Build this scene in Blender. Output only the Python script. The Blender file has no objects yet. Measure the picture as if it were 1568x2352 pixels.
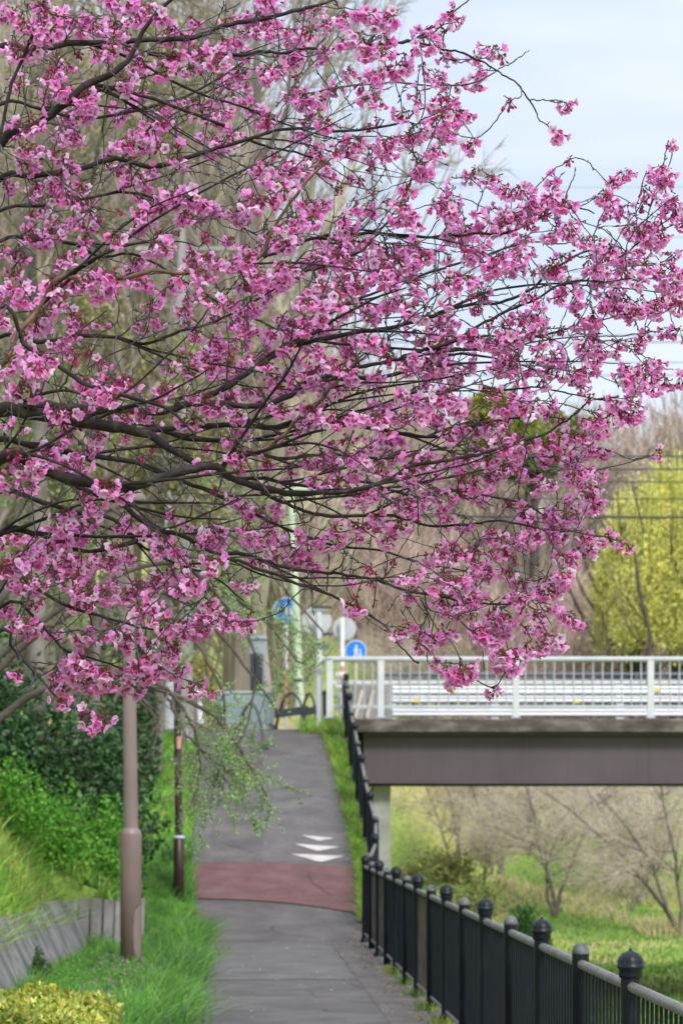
import bpy, math, random
import numpy as np
from mathutils import Vector
random.seed(4); RNG = np.random.default_rng(11)
sc = bpy.context.scene
col = sc.collection
# ------------------------------------------------------------------ camera, sky, sun, exposure
F = 5700.0; CX = 784.0; HY = 1855.0; EYE = 1.7
cam_d = bpy.data.cameras.new('camera'); cam = bpy.data.objects.new('camera', cam_d); col.objects.link(cam)
cam.location = (0, 0, EYE); cam.rotation_euler = (math.radians(90), 0, 0)
cam_d.sensor_fit = 'VERTICAL'; cam_d.sensor_height = 36; cam_d.sensor_width = 24
cam_d.lens = F/2352*36; cam_d.shift_y = (HY-1176)/2352
cam_d.clip_start = 0.1; cam_d.clip_end = 3000
cam_d.dof.use_dof = True; cam_d.dof.focus_distance = 7.2; cam_d.dof.aperture_fstop = 8.0
sc.camera = cam
w = bpy.data.worlds.new('World'); sc.world = w; w.use_nodes = True
nt = w.node_tree; N = nt.nodes; Lk = nt.links
bg = N['Background']; bg.inputs['Strength'].default_value = 0.12
sky = N.new('ShaderNodeTexSky'); sky.sky_type = 'NISHITA'; sky.sun_disc = False
SUN_EL, SUN_ROT = math.radians(40), math.radians(158)
sky.sun_elevation = SUN_EL; sky.sun_rotation = SUN_ROT
tc = N.new('ShaderNodeTexCoord'); mp = N.new('ShaderNodeMapping'); mp.inputs['Scale'].default_value = (1.0, 1.0, 5.0)
nz = N.new('ShaderNodeTexNoise'); nz.inputs['Scale'].default_value = 2.6; nz.inputs['Detail'].default_value = 4; nz.inputs['Roughness'].default_value = .5
cr = N.new('ShaderNodeValToRGB'); cr.color_ramp.elements[0].position = .38; cr.color_ramp.elements[1].position = .62
cr.color_ramp.elements[0].color = (2.9, 3.25, 3.95, 1); cr.color_ramp.elements[1].color = (4.3, 4.3, 4.4, 1)
mx = N.new('ShaderNodeMixRGB'); mx.inputs[0].default_value = .86
Lk.new(tc.outputs['Generated'], mp.inputs[0]); Lk.new(mp.outputs[0], nz.inputs[0]); Lk.new(nz.outputs['Fac'], cr.inputs[0])
Lk.new(sky.outputs[0], mx.inputs[1]); Lk.new(cr.outputs[0], mx.inputs[2]); 
# overcast sky: smoothly brighter towards the zenith
sx_ = N.new('ShaderNodeSeparateXYZ'); Lk.new(tc.outputs['Generated'], sx_.inputs[0])
m1 = N.new('ShaderNodeMath'); m1.operation = 'MULTIPLY'; Lk.new(sx_.outputs[2], m1.inputs[0]); Lk.new(sx_.outputs[2], m1.inputs[1])
m2 = N.new('ShaderNodeMath'); m2.operation = 'MULTIPLY_ADD'; m2.inputs[1].default_value = 1.1; m2.inputs[2].default_value = 1; Lk.new(m1.outputs[0], m2.inputs[0])
vm = N.new('ShaderNodeVectorMath'); vm.operation = 'SCALE'; Lk.new(mx.outputs[0], vm.inputs[0]); Lk.new(m2.outputs[0], vm.inputs['Scale'])
Lk.new(vm.outputs[0], bg.inputs[0])
sd = bpy.data.lights.new('sun', 'SUN'); sd.energy = 1.5; sd.angle = math.radians(12); sd.color = (1, .95, .89)
sun = bpy.data.objects.new('sun', sd); col.objects.link(sun)
sdir = Vector((math.sin(SUN_ROT)*math.cos(SUN_EL), math.cos(SUN_ROT)*math.cos(SUN_EL), math.sin(SUN_EL)))
sun.rotation_euler = sdir.to_track_quat('Z', 'Y').to_euler(); sun.location = (20, -20, 40)
sc.view_settings.view_transform = 'Standard'; sc.view_settings.look = 'None'
sc.view_settings.exposure = 1.0; sc.view_settings.gamma = 1
sc.render.engine = 'CYCLES'
sc.cycles.max_bounces = 6; sc.cycles.diffuse_bounces = 3; sc.cycles.transmission_bounces = 4

def PX(px, py, d):           # a point of the place seen at photo position (1568 x 2352 grid), at distance d
    return np.array([(px-CX)/F*d, d, EYE+(HY-py)/F*d])

# a traced limb: (x, y, thickness) of the photograph's grid carried to its own distance
def spine(pts, d0, d1=None):
    d1 = d0 if d1 is None else d1; n_ = len(pts); return [tuple(PX(p[0], p[1], d0+(d1-d0)*i/(n_-1)))+(p[2]/2/F*(d0+(d1-d0)*i/(n_-1)),) for i, p in enumerate(pts)]

# ------------------------------------------------------------------ materials
MATS = {}
def mat_new(name):
    m = bpy.data.materials.new(name); m.use_nodes = True
    n = m.node_tree; b = n.nodes['Principled BSDF']
    return m, n, b
def noise(n, scale, detail=5, rough=.55, mapping=None, obj=True):
    t = n.nodes.new('ShaderNodeTexNoise'); t.inputs['Scale'].default_value = scale
    t.inputs['Detail'].default_value = detail; t.inputs['Roughness'].default_value = rough
    g = n.nodes.new('ShaderNodeNewGeometry'); src = g.outputs['Position']
    if mapping:
        m = n.nodes.new('ShaderNodeMapping'); m.inputs['Scale'].default_value = mapping
        n.links.new(src, m.inputs[0]); src = m.outputs[0]
    n.links.new(src, t.inputs['Vector']); return t
def ramp(n, fac, stops):
    r = n.nodes.new('ShaderNodeValToRGB'); e = r.color_ramp.elements
    while len(e) < len(stops): e.new(.5)
    for k, (p, c) in enumerate(stops): e[k].position = p; e[k].color = (*c, 1)
    n.links.new(fac, r.inputs[0]); return r
def mixc(n, a, b, fac, mode='MIX'):
    m = n.nodes.new('ShaderNodeMixRGB'); m.blend_type = mode
    for s, v in ((1, a), (2, b), (0, fac)):
        if isinstance(v, (int, float)): m.inputs[s].default_value = v
        elif isinstance(v, tuple): m.inputs[s].default_value = (*v, 1)
        else: n.links.new(v, m.inputs[s])
    return m
def bump(n, b, h, strength=.3, dist=.02):
    u = n.nodes.new('ShaderNodeBump'); u.inputs['Strength'].default_value = strength; u.inputs['Distance'].default_value = dist
    n.links.new(h, u.inputs['Height']); n.links.new(u.outputs[0], b.inputs['Normal'])
def surf(name, stops, scale=8, rough=.7, bscale=60, bstr=.2, bdist=.01, metal=0, mapping=None, spec=.4, second=None):
    m, n, b = mat_new(name)
    t = noise(n, scale, mapping=mapping); r = ramp(n, t.outputs['Fac'], stops); out = r.outputs[0]
    if second:
        t2 = noise(n, second[0], 3, .6, mapping=second[3] if len(second) > 3 else None)
        r2 = ramp(n, t2.outputs['Fac'], [(second[2], (1, 1, 1)), (min(second[2]+.16, 1), second[1])])
        out = mixc(n, out, r2.outputs[0], 1.0, 'MULTIPLY').outputs[0]
    n.links.new(out, b.inputs['Base Color'])
    b.inputs['Roughness'].default_value = rough; b.inputs['Metallic'].default_value = metal
    b.inputs['Specular IOR Level'].default_value = spec
    if bstr: bump(n, b, noise(n, bscale, 4, mapping=mapping).outputs['Fac'], bstr, bdist)
    MATS[name] = m; return m
def leafmat(name, trans=.35, rough=.55, spec=.3, nscale=3, namt=.35):
    m, n, b = mat_new(name)
    a = n.nodes.new('ShaderNodeAttribute'); a.attribute_name = 'Col'
    t = noise(n, nscale, 3); r = ramp(n, t.outputs['Fac'], [(.3, (1-namt,)*3), (.7, (1+namt*.6,)*3)])
    c = mixc(n, a.outputs['Color'], r.outputs[0], 1.0, 'MULTIPLY')
    n.links.new(c.outputs[0], b.inputs['Base Color'])
    b.inputs['Roughness'].default_value = rough; b.inputs['Specular IOR Level'].default_value = spec
    if trans > 0:
        tr = n.nodes.new('ShaderNodeBsdfTranslucent'); n.links.new(c.outputs[0], tr.inputs[0])
        ms = n.nodes.new('ShaderNodeMixShader'); ms.inputs[0].default_value = trans
        o = [q for q in n.nodes if q.type == 'OUTPUT_MATERIAL'][0]
        n.links.new(b.outputs[0], ms.inputs[1]); n.links.new(tr.outputs[0], ms.inputs[2]); n.links.new(ms.outputs[0], o.inputs[0])
    MATS[name] = m; return m
petal_m = leafmat('petal', .55, .6, .25, 14, .10)
foliage_m = leafmat('foliage', .35)
glossy_m = leafmat('glossy_leaf', .18, .42, .45)
grass_m = leafmat('grass_blade', .4, .5, .3, 1.2, .3)
twigcol_m = leafmat('twig_tint', 0, .8, .2, 1.0, .25)
bark_m = surf('cherry_bark', [(.3, (.014, .010, .010)), (.55, (.028, .021, .021)), (.78, (.085, .07, .068))], 26, .68, 190, .7, .004, spec=.22)
twig_m = surf('cherry_twig', [(.3, (.028, .022, .023)), (.6, (.062, .052, .054)), (.8, (.14, .12, .122))], 40, .55, 300, .6, .002, spec=.5)
orange_m = surf('young_bark', [(.3, (.05, .03, .022)), (.55, (.13, .07, .04)), (.75, (.3, .19, .12))], 22, .5, 190, .5, .003, spec=.5)
greybark_m = surf('grey_bark', [(.3, (.12, .104, .094)), (.7, (.25, .22, .2))], 5, .85, 30, .7, .02)
darkbark_m = surf('dark_bark', [(.3, (.05, .038, .032)), (.7, (.12, .095, .08))], 3, .9, 20, .7, .03)
asphalt_m = surf('asphalt', [(.3, (.070, .064, .063)), (.5, (.096, .089, .087)), (.72, (.135, .126, .122))], 1.7, .82, 260, .5, .004, second=(90, (1.7, 1.68, 1.65), .60))
asphaltl_m = surf('asphalt_patch', [(.3, (.086, .081, .08)), (.7, (.140, .133, .131))], 2.1, .8, 260, .5, .004, second=(90, (1.45, 1.45, 1.45), .6))
asphaltb_m = surf('asphalt_strip', [(.3, (.088, .078, .074)), (.7, (.15, .135, .125))], 2.3, .85, 200, .5, .004, second=(70, (1.6, 1.5, 1.4), .6))
red_m = surf('red_asphalt', [(.3, (.10, .056, .058)), (.5, (.135, .064, .066)), (.72, (.15, .092, .09))], 3.2, .85, 260, .5, .004, second=(80, (1.5, 1.4, 1.4), .6))
paint_m = surf('road_paint', [(.35, (.42, .40, .38)), (.6, (.58, .55, .53))], 9, .7, 200, .3, .002, second=(38, (.55, .54, .53), .55))
black_m = surf('black_paint', [(.3, (.004, .006, .011)), (.6, (.007, .010, .017)), (.8, (.016, .02, .027))], 4, .42, 120, .12, .002, spec=.3, second=(40, (2.6, 2.4, 2.1), .66))
blackworn_m = surf('worn_black_paint', [(.3, (.022, .022, .02)), (.55, (.055, .05, .04)), (.8, (.10, .088, .065))], 5, .55, 120, .2, .002)
rail_m = surf('bare_metal_rail', [(.3, (.16, .155, .155)), (.6, (.26, .25, .245)), (.8, (.34, .33, .32))], 7, .42, 150, .2, .002, metal=.55)
capgrey_m = surf('grey_cap', [(.35, (.025, .03, .04)), (.6, (.12, .125, .135))], 14, .5, 150, .3, .002)
white_m = surf('white_metal', [(.3, (.50, .52, .55)), (.7, (.62, .64, .67))], 3, .4, 90, .08, .002, second=(14, (.8, .78, .75), .62))
greyw_m = surf('pale_grey_metal', [(.3, (.38, .41, .44)), (.7, (.5, .53, .56))], 4, .45, 90, .08, .002)
signback_m = surf('sign_back', [(.3, (.38, .40, .42)), (.7, (.5, .52, .54))], 4, .5, 60, .05, .002)
blue_m = surf('sign_blue', [(.3, (.012, .19, .72)), (.7, (.02, .24, .8))], 5, .35, 60, .03, .001)
signwhite_m = surf('sign_white', [(.3, (.72, .76, .8)), (.7, (.82, .84, .86))], 5, .4, 60, .03, .001)
orange2_m = surf('orange_band', [(.3, (.72, .27, .16)), (.7, (.8, .36, .24))], 12, .5, 60, .05, .001)
green_m = surf('pale_green_paint', [(.3, (.45, .58, .40)), (.7, (.56, .66, .48))], 6, .5, 60, .08, .002, mapping=(1, 1, .3))
pinkpole_m = surf('pinkish_brown_paint', [(.3, (.20, .143, .136)), (.7, (.24, .176, .168))], 3, .42, 700, .12, .001, spec=.5, second=(60, (.8, .78, .76), .7))
brownpole_m = surf('dark_brown_paint', [(.3, (.028, .014, .013)), (.7, (.05, .028, .026))], 6, .4, 200, .1, .002)
concrete_m = surf('concrete', [(.3, (.22, .22, .22)), (.6, (.33, .33, .325)), (.8, (.42, .415, .4))], 2.2, .9, 50, .3, .01, second=(6, (.55, .55, .55), .55, (3, 3, .35)))
slab_m = surf('mossy_slab', [(.32, (.05, .043, .036)), (.52, (.095, .083, .072)), (.75, (.22, .2, .18))], 3.4, .9, 60, .4, .01, mapping=(.7, 1, 1.6))
girder_m = surf('brown_girder', [(.3, (.074, .058, .069)), (.7, (.10, .079, .092))], .8, .5, 60, .05, .004, second=(2.2, (.92, .91, .91), .52, (4, 4, .25)))
wall_m = surf('retaining_concrete', [(.3, (.13, .125, .125)), (.55, (.20, .193, .195)), (.8, (.29, .28, .28))], 3, .9, 40, .4, .01, second=(5, (.62, .58, .54), .56, (4, 4, .8)))
teal_m = surf('teal_paint', [(.3, (.17, .24, .25)), (.7, (.25, .32, .33))], 3, .5, 50, .05, .002)
paleblue_m = surf('pale_blue_paint', [(.3, (.26, .31, .37)), (.7, (.34, .39, .45))], 3, .5, 50, .05, .002)
dark_m = surf('dark_panel', [(.3, (.03, .03, .045)), (.7, (.055, .055, .075))], 5, .5, 50, .1, .002)
yellow_m = surf('yellow_reflector', [(.3, (.8, .6, .03)), (.7, (.85, .7, .06))], 5, .4, 50, .05, .001)
cream_m = surf('cream_strip', [(.3, (.62, .5, .38)), (.7, (.72, .62, .5))], 5, .6, 50, .05, .001)
cable_m = surf('cable', [(.3, (.05, .055, .05)), (.7, (.07, .075, .07))], 5, .6, 50, 0, .001)
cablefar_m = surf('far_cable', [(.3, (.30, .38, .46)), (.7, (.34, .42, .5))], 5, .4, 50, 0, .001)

def per_object(m, lo, hi):      # every slat its own shade
    n = m.node_tree; b = n.nodes['Principled BSDF']; src = b.inputs['Base Color'].links[0].from_socket
    oi = n.nodes.new('ShaderNodeObjectInfo'); rr = ramp(n, oi.outputs['Random'], [(0, (lo,)*3), (1, (hi,)*3)])
    n.links.new(mixc(n, src, rr.outputs[0], 1, 'MULTIPLY').outputs[0], b.inputs['Base Color'])
def cracks(m, scale, width, dark):   # hairline cracks and dark mended spots in the asphalt
    n = m.node_tree; b = n.nodes['Principled BSDF']; src = b.inputs['Base Color'].links[0].from_socket
    g = n.nodes.new('ShaderNodeNewGeometry'); t = noise(n, 1.6, 4); mp_ = n.nodes.new('ShaderNodeMixRGB'); mp_.inputs[0].default_value = .16
    n.links.new(g.outputs['Position'], mp_.inputs[1]); n.links.new(t.outputs['Color'], mp_.inputs[2])
    v = n.nodes.new('ShaderNodeTexVoronoi'); v.feature = 'DISTANCE_TO_EDGE'; v.inputs['Scale'].default_value = scale; n.links.new(mp_.outputs[0], v.inputs['Vector'])
    rr = ramp(n, v.outputs['Distance'], [(0, (dark,)*3), (width, (1, 1, 1))])
    k = noise(n, .9, 2); rk = ramp(n, k.outputs['Fac'], [(.5, (0, 0, 0)), (.56, (1, 1, 1))])
    c1_ = mixc(n, (1., 1., 1.), rr.outputs[0], rk.outputs[0])
    sp_ = noise(n, 14, 3); rs = ramp(n, sp_.outputs['Fac'], [(.3, (.72, .71, .70)), (.42, (1, 1, 1)), (.7, (1.06, 1.05, 1.04))])
    c2_ = mixc(n, src, c1_.outputs[0], 1, 'MULTIPLY'); c3_ = mixc(n, c2_.outputs[0], rs.outputs[0], 1, 'MULTIPLY')
    n.links.new(c3_.outputs[0], b.inputs['Base Color'])
per_object(wall_m, .72, 1.2)
for q_ in (asphalt_m, asphaltl_m, asphaltb_m, red_m): cracks(q_, .55, .012, .42)
# ------------------------------------------------------------------ mesh building
class MB:
    def __init__(s): s.v = []; s.f3 = []; s.f4 = []; s.m3 = []; s.m4 = []; s.c = []; s.n = 0
    def add(s, v, f, m=0, c=(1, 1, 1)):
        v = np.asarray(v, float).reshape(-1, 3); f = np.asarray(f, int)
        if len(v) == 0 or f.size == 0: return s
        s.v.append(v)
        c = np.asarray(c, float)
        if c.ndim == 1: c = np.tile(c, (len(v), 1))
        s.c.append(c)
        if f.shape[1] == 3: s.f3.append(f+s.n); s.m3.append(np.full(len(f), m))
        else: s.f4.append(f+s.n); s.m4.append(np.full(len(f), m))
        s.n += len(v); return s
    def mesh(s, name, mats, smooth=False):
        v = np.concatenate(s.v) if s.v else np.zeros((0, 3)); c = np.concatenate(s.c) if s.c else np.zeros((0, 3))
        f3 = np.concatenate(s.f3) if s.f3 else np.zeros((0, 3), int); f4 = np.concatenate(s.f4) if s.f4 else np.zeros((0, 4), int)
        m = np.concatenate(s.m3+s.m4) if (s.m3 or s.m4) else np.zeros(0, int)
        me = bpy.data.meshes.new(name); me.vertices.add(len(v)); me.vertices.foreach_set('co', v.ravel())
        nl = f3.size+f4.size; me.loops.add(nl); me.loops.foreach_set('vertex_index', np.concatenate([f3.ravel(), f4.ravel()]).astype(np.int32))
        me.polygons.add(len(f3)+len(f4))
        ls = np.concatenate([np.arange(len(f3))*3, f3.size+np.arange(len(f4))*4]).astype(np.int32)
        me.polygons.foreach_set('loop_start', ls); me.polygons.foreach_set('material_index', m.astype(np.int32))
        me.polygons.foreach_set('use_smooth', np.full(len(m), smooth))
        for q in (mats if isinstance(mats, (list, tuple)) else [mats]): me.materials.append(q)
        me.update(calc_edges=True); me.validate()
        a = me.color_attributes.new('Col', 'FLOAT_COLOR', 'POINT')
        a.data.foreach_set('color', np.concatenate([c, np.ones((len(c), 1))], 1).ravel())
        return me
    def build(s, name, mats, parent=None, smooth=False, kind=None):
        return put(name, s.mesh(name, mats, smooth), parent, kind)
def put(name, me, parent=None, kind=None, loc=None, rot=None, scale=None):
    o = bpy.data.objects.new(name, me); col.objects.link(o)
    if parent is not None: o.parent = parent
    if kind: o['kind'] = kind
    if loc is not None: o.location = [float(q) for q in loc]
    if rot is not None: o.rotation_euler = rot
    if scale is not None: o.scale = scale if hasattr(scale, '__len__') else (scale,)*3
    return o
def thing(name, label, cat, loc=(0, 0, 0), group=None):
    o = bpy.data.objects.new(name, None); col.objects.link(o); o.location = [float(q) for q in loc]; o.empty_display_size = .2
    return tag(o, label, cat, group)
def tag(o, label, cat, group=None):
    o['label'] = label; o['category'] = cat
    if group: o['group'] = group
    return o
def tubes(P, R, sides=4, cap=True):
    """P (N,K,3) polylines, R (N,K) radii -> verts, quads"""
    P = np.asarray(P, float); R = np.asarray(R, float)
    if P.ndim == 2: P = P[None]; R = R[None]
    n, k, _ = P.shape
    T = np.gradient(P, axis=1); T /= np.linalg.norm(T, axis=2, keepdims=True)+1e-9
    ref = np.where(np.abs(T[:, :1, 2:3]) > .8, np.array([[[1., 0, 0]]]), np.array([[[0, 0, 1.]]]))
    ref = np.repeat(ref, k, 1)
    A = np.cross(T, ref); A /= np.linalg.norm(A, axis=2, keepdims=True)+1e-9
    B = np.cross(T, A)
    an = np.arange(sides)/sides*2*np.pi
    ring = P[:, :, None, :]+R[:, :, None, None]*(np.cos(an)[None, None, :, None]*A[:, :, None, :]+np.sin(an)[None, None, :, None]*B[:, :, None, :])
    V = ring.reshape(-1, 3)
    i = np.arange(n)[:, None, None]*k*sides; j = np.arange(k-1)[None, :, None]*sides; q = np.arange(sides)[None, None, :]; q2 = (q+1) % sides
    f = np.stack([i+j+q, i+j+sides+q, i+j+sides+q2, i+j+q2], -1).reshape(-1, 4)
    return V, f
def box(cx, cy, cz, sx, sy, sz, rz=0):
    v = np.array([(x, y, z) for x in (-.5, .5) for y in (-.5, .5) for z in (-.5, .5)])*(sx, sy, sz)
    if rz: c, s = math.cos(rz), math.sin(rz); v = np.stack([v[:, 0]*c-v[:, 1]*s, v[:, 0]*s+v[:, 1]*c, v[:, 2]], 1)
    return v+(cx, cy, cz), np.array([(0, 1, 3, 2), (4, 6, 7, 5), (0, 4, 5, 1), (2, 3, 7, 6), (0, 2, 6, 4), (1, 5, 7, 3)])
def bevbox(name, c, s, m, parent, rz=0, bev=.01, kind=None):
    me = MB().add(*box(0, 0, 0, *s)).mesh(name, m)
    o = put(name, me, parent, kind, loc=c, rot=(0, 0, rz))
    if bev:
        b = o.modifiers.new('bevel', 'BEVEL'); b.width = bev; b.segments = 2
    return o
def lathe(prof, sides=20, c=(0, 0, 0)):
    prof = np.array(prof, float); k = len(prof); an = np.arange(sides)/sides*2*np.pi
    V = np.stack([prof[:, None, 0]*np.cos(an), prof[:, None, 0]*np.sin(an), np.repeat(prof[:, None, 1], sides, 1)], -1).reshape(-1, 3)+c
    j = np.arange(k-1)[:, None]*sides; q = np.arange(sides)[None]; q2 = (q+1) % sides
    return V, np.stack([j+q, j+q2, j+sides+q2, j+sides+q], -1).reshape(-1, 4)
def unit(a): return a/(np.linalg.norm(a, axis=-1, keepdims=True)+1e-9)
def rand_dirs(n): return unit(RNG.normal(size=(n, 3)))
LEAF = (np.array([(0, 0, 0), (.32, .38, .06), (0, .5, -.03), (-.32, .38, .06), (0, 1, .0)]), np.array([(0, 1, 2), (0, 2, 3), (1, 4, 2), (2, 4, 3)]))
DIAM = (np.array([(0, 0, 0), (.3, .5, .08), (0, 1, 0), (-.3, .5, .08)]), np.array([(0, 1, 2), (0, 2, 3)]))
def scatter(mb, C, size, cols, tmpl=DIAM, axis=None, jitter=1.0, m=0, var=.35):
    """leaves at C; size scalar or array; cols list of palette colours"""
    n = len(C)
    if n == 0: return
    tv, tf = tmpl; k = len(tv)
    Y = rand_dirs(n)*jitter
    if axis is not None: Y = Y+axis
    Y = unit(Y); X = unit(np.cross(Y, rand_dirs(n))); Z = np.cross(X, Y)
    s = (np.asarray(size)*RNG.uniform(.65, 1.35, n))[:, None, None]
    V = C[:, None, :]+s*(tv[None, :, 0:1]*X[:, None]+tv[None, :, 1:2]*Y[:, None]+tv[None, :, 2:3]*Z[:, None])
    f = (tf[None]+(np.arange(n)*k)[:, None, None]).reshape(-1, 3)
    pal = np.array(cols); a = pal[RNG.integers(0, len(pal), n)]; b = pal[RNG.integers(0, len(pal), n)]; t = RNG.random((n, 1))
    c = (a*t+b*(1-t))*RNG.uniform(1-var, 1+var, (n, 1))
    mb.add(V.reshape(-1, 3), f, m, np.repeat(c, k, 0))
def grass(mb, C, h, cols, width=.007, lean=.45, leandir=None, seg=3, m=0, var=.3):
    n = len(C); h = np.asarray(h)*RNG.uniform(.5, 1.25, n)
    d = RNG.normal(size=(n, 2))*lean
    if leandir is not None: d = d+leandir
    side = unit(np.concatenate([RNG.normal(size=(n, 2)), np.zeros((n, 1))], 1))
    t = np.linspace(0, 1, seg+1)
    L = C[:, None, :]+np.stack([d[:, 0:1]*h[:, None]*t**2, d[:, 1:2]*h[:, None]*t**2, h[:, None]*(t-.25*t**2*np.linalg.norm(d, axis=1)[:, None])], -1)
    wd = (width*np.array([1, .85, .6, .05][-seg-1:] if seg == 3 else np.linspace(1, .05, seg+1)))[None, :, None]
    V = np.stack([L-side[:, None]*wd, L+side[:, None]*wd], 2).reshape(-1, 3)
    i = (np.arange(n)*(seg+1)*2)[:, None]; j = (np.arange(seg)*2)[None]
    f = np.stack([i+j, i+j+1, i+j+3, i+j+2], -1).reshape(-1, 4)
    pal = np.array(cols); a = pal[RNG.integers(0, len(pal), n)]; b = pal[RNG.integers(0, len(pal), n)]; q = RNG.random((n, 1))
    c = (a*q+b*(1-q))*RNG.uniform(1-var, 1+var, (n, 1))
    x, y = C[:, 0], C[:, 1]; w1 = np.sin(x*5.3+2*np.sin(y*1.7))*np.sin(y*2.9+1.5*np.sin(x*3.1)); w2 = np.sin(x*13+y*7)*np.sin(y*11-x*4)
    c = c*(1+.28*w1+.15*w2)[:, None]*np.stack([1+.12*w2, 1+0*w1, 1-.15*w1], 1)
    mb.add(V, f, m, np.repeat(c, (seg+1)*2, 0))
def children_of(P, R, count, length, ang, up=0., K=5, rr=.5, tmin=.15, wig=.08, tip=.25, rmin=.0):
    """next level of branches growing from the polylines P"""
    n, k, _ = P.shape; idx = np.repeat(np.arange(n), count); m = len(idx)
    t = RNG.uniform(tmin, 1, m)*(k-1); a = np.minimum(t.astype(int), k-2); fr = (t-a)[:, None]
    p0 = P[idx, a]*(1-fr)+P[idx, a+1]*fr; T = unit(P[idx, a+1]-P[idx, a]); r0 = (R[idx, a]*(1-fr[:, 0])+R[idx, a+1]*fr[:, 0])*rr
    r0 = np.maximum(r0, rmin)
    perp = unit(np.cross(T, rand_dirs(m))); an = ang*RNG.uniform(.6, 1.3, m)[:, None]
    d = unit(T*np.cos(an)+perp*np.sin(an)); L = (length*RNG.uniform(.5, 1.2, m)*(1.15-.55*t/(k-1)))[:, None, None]
    s = np.linspace(0, 1, K)[None, :, None]
    Q = p0[:, None]+L*(d[:, None]*s+np.array([0, 0, up])*s**2)+np.cumsum(RNG.normal(size=(m, K, 3))*wig, 1)*L/K*(s > 0)
    Rr = r0[:, None]*np.linspace(1, tip, K)[None]
    return Q, Rr
def pline(pts, K):
    pts = np.array(pts, float); d = np.r_[0, np.cumsum(np.linalg.norm(np.diff(pts, axis=0), axis=1))]
    # catmull-rom then resample
    ext = np.vstack([2*pts[0]-pts[1], pts, 2*pts[-1]-pts[-2]]); out = []
    for i in range(len(pts)-1):
        p0, p1, p2, p3 = ext[i:i+4]
        for t in np.linspace(0, 1, 8, endpoint=False):
            out.append(.5*((2*p1)+(-p0+p2)*t+(2*p0-5*p1+4*p2-p3)*t*t+(-p0+3*p1-3*p2+p3)*t**3))
    out.append(pts[-1]); out = np.array(out)
    d = np.r_[0, np.cumsum(np.linalg.norm(np.diff(out[:, :3], axis=0), axis=1))]; s = np.linspace(0, d[-1], K)
    return np.stack([np.interp(s, d, out[:, i]) for i in range(out.shape[1])], 1)

# ------------------------------------------------------------------ terrain
PY = [-40, 31.4, 32.5, 33.7, 34.9, 36, 37.1, 38.2, 39.3, 40.4, 41.5, 42.6, 43.7, 44.8, 46.5, 48, 60, 66, 100, 140, 200]
PZ = [0, 0, .06, .25, .53, .84, 1.12, 1.43, 1.71, 2.0, 2.28, 2.58, 2.84, 3.03, 3.17, 3.2, 3.25, 4.2, 11, 18, 22]
def prof(Y): return np.interp(Y, PY, PZ)
FX = [(-20, 2.5), (31.4, .30), (32.5, .36), (33.7, .458), (34.9, .484), (36, .417), (37.1, .361), (38.2, .315), (39.3, .26), (40.4, .22), (41.5, .168), (42.6, .142), (43.7, .096), (44.8, .086), (46, .35), (60, .5), (80, -6)]
def fenceX(Y): return np.where(np.asarray(Y) < 31.4, 1.66-.0433*np.asarray(Y), np.interp(Y, [a for a, b in FX], [b for a, b in FX]))
def lawn(X, Y):
    z = -2.2+.12*np.sin(X*.21+1)*np.cos(Y*.13)
    z = z+3.2*np.exp(-((X-16)/6)**2-((Y-104)/9)**2)+1.5*np.exp(-((X-3.5)/4.5)**2-((Y-86)/7)**2)+1.0*np.exp(-((X-9)/6)**2-((Y-150)/30)**2)
    r1_ = np.clip((Y-99)/14, 0, 1); r2_ = np.clip((Y-113)/67, 0, 1)
    return z+r1_*r1_*(3-2*r1_)*(4.6+1.2*np.sin(X*.35+.6))+r2_*12+np.clip((Y-180)*.05, 0, 14)
def ground_z(X, Y):
    X = np.asarray(X, float); Y = np.asarray(Y, float); u = X+.0433*Y
    p = prof(Y)
    fade = np.interp(Y, [28, 37, 44, 46], [1, .55, .3, 0])
    b1 = np.where(X < -2.93, np.clip(.40+np.clip(-X-3.05, -.1, 9)*1.7, 0, 2.5)+.12*np.clip(-X-4.5, 0, 6), 0)
    E_ = -2.35-np.clip(Y-28, 0, 20)*.07; b2 = np.where(X < E_, np.clip(.42*np.interp(Y, [28, 32], [1, .2])+np.clip(-X+E_-.1, -.1, 9)*.9, 0, 2.5)+.12*np.clip(-X-4.5, 0, 6), 0)
    bank = np.where(Y < 28.05, b1, b2)
    left = p+bank*fade
    verge = np.where((u < -.5) & (X >= -2.93), .10*np.clip((-u-.5)/.3, 0, 1), 0)
    left = left+verge*np.interp(Y, [33, 40], [1, .3])
    fx = fenceX(Y)+np.where(Y < 31, .22, .10)
    lw = lawn(X, Y)
    slope = np.where(Y < 31, np.clip((X-fx)/2.6, 0, 1), np.clip((X-fx)/.28, 0, 1))
    t = np.where(Y > 105, np.clip((X+6)/14, 0, 1), slope); t = t*t*(3-2*t)
    return left*(1-t)+lw*t
LX = [(-5, -.25), (31.4, -1.81), (34, -2.06), (36, -2.28), (42, -2.42), (44, -2.6), (46, -4.2), (49, -7)]
RX = [(-5, 1.98), (31.4, .40), (33, .38), (36, .31), (40, .08), (42.6, -.1), (45, -.3), (49, -.25)]
def pathL(Y): return np.interp(Y, [a for a, b in LX], [b for a, b in LX])
def pathR(Y): return np.interp(Y, [a for a, b in RX], [b for a, b in RX])
def sheet(L, R, Ys, nx, dz, zf=None):
    V = []; 
    for y in Ys:
        for s in np.linspace(0, 1, nx): x = L(y)*(1-s)+R(y)*s; V.append((x, y, prof(y)+dz))
    ny = len(Ys); f = [(j*nx+i, j*nx+i+1, (j+1)*nx+i+1, (j+1)*nx+i) for j in range(ny-1) for i in range(nx-1)]
    return np.array(V), np.array(f)
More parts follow.
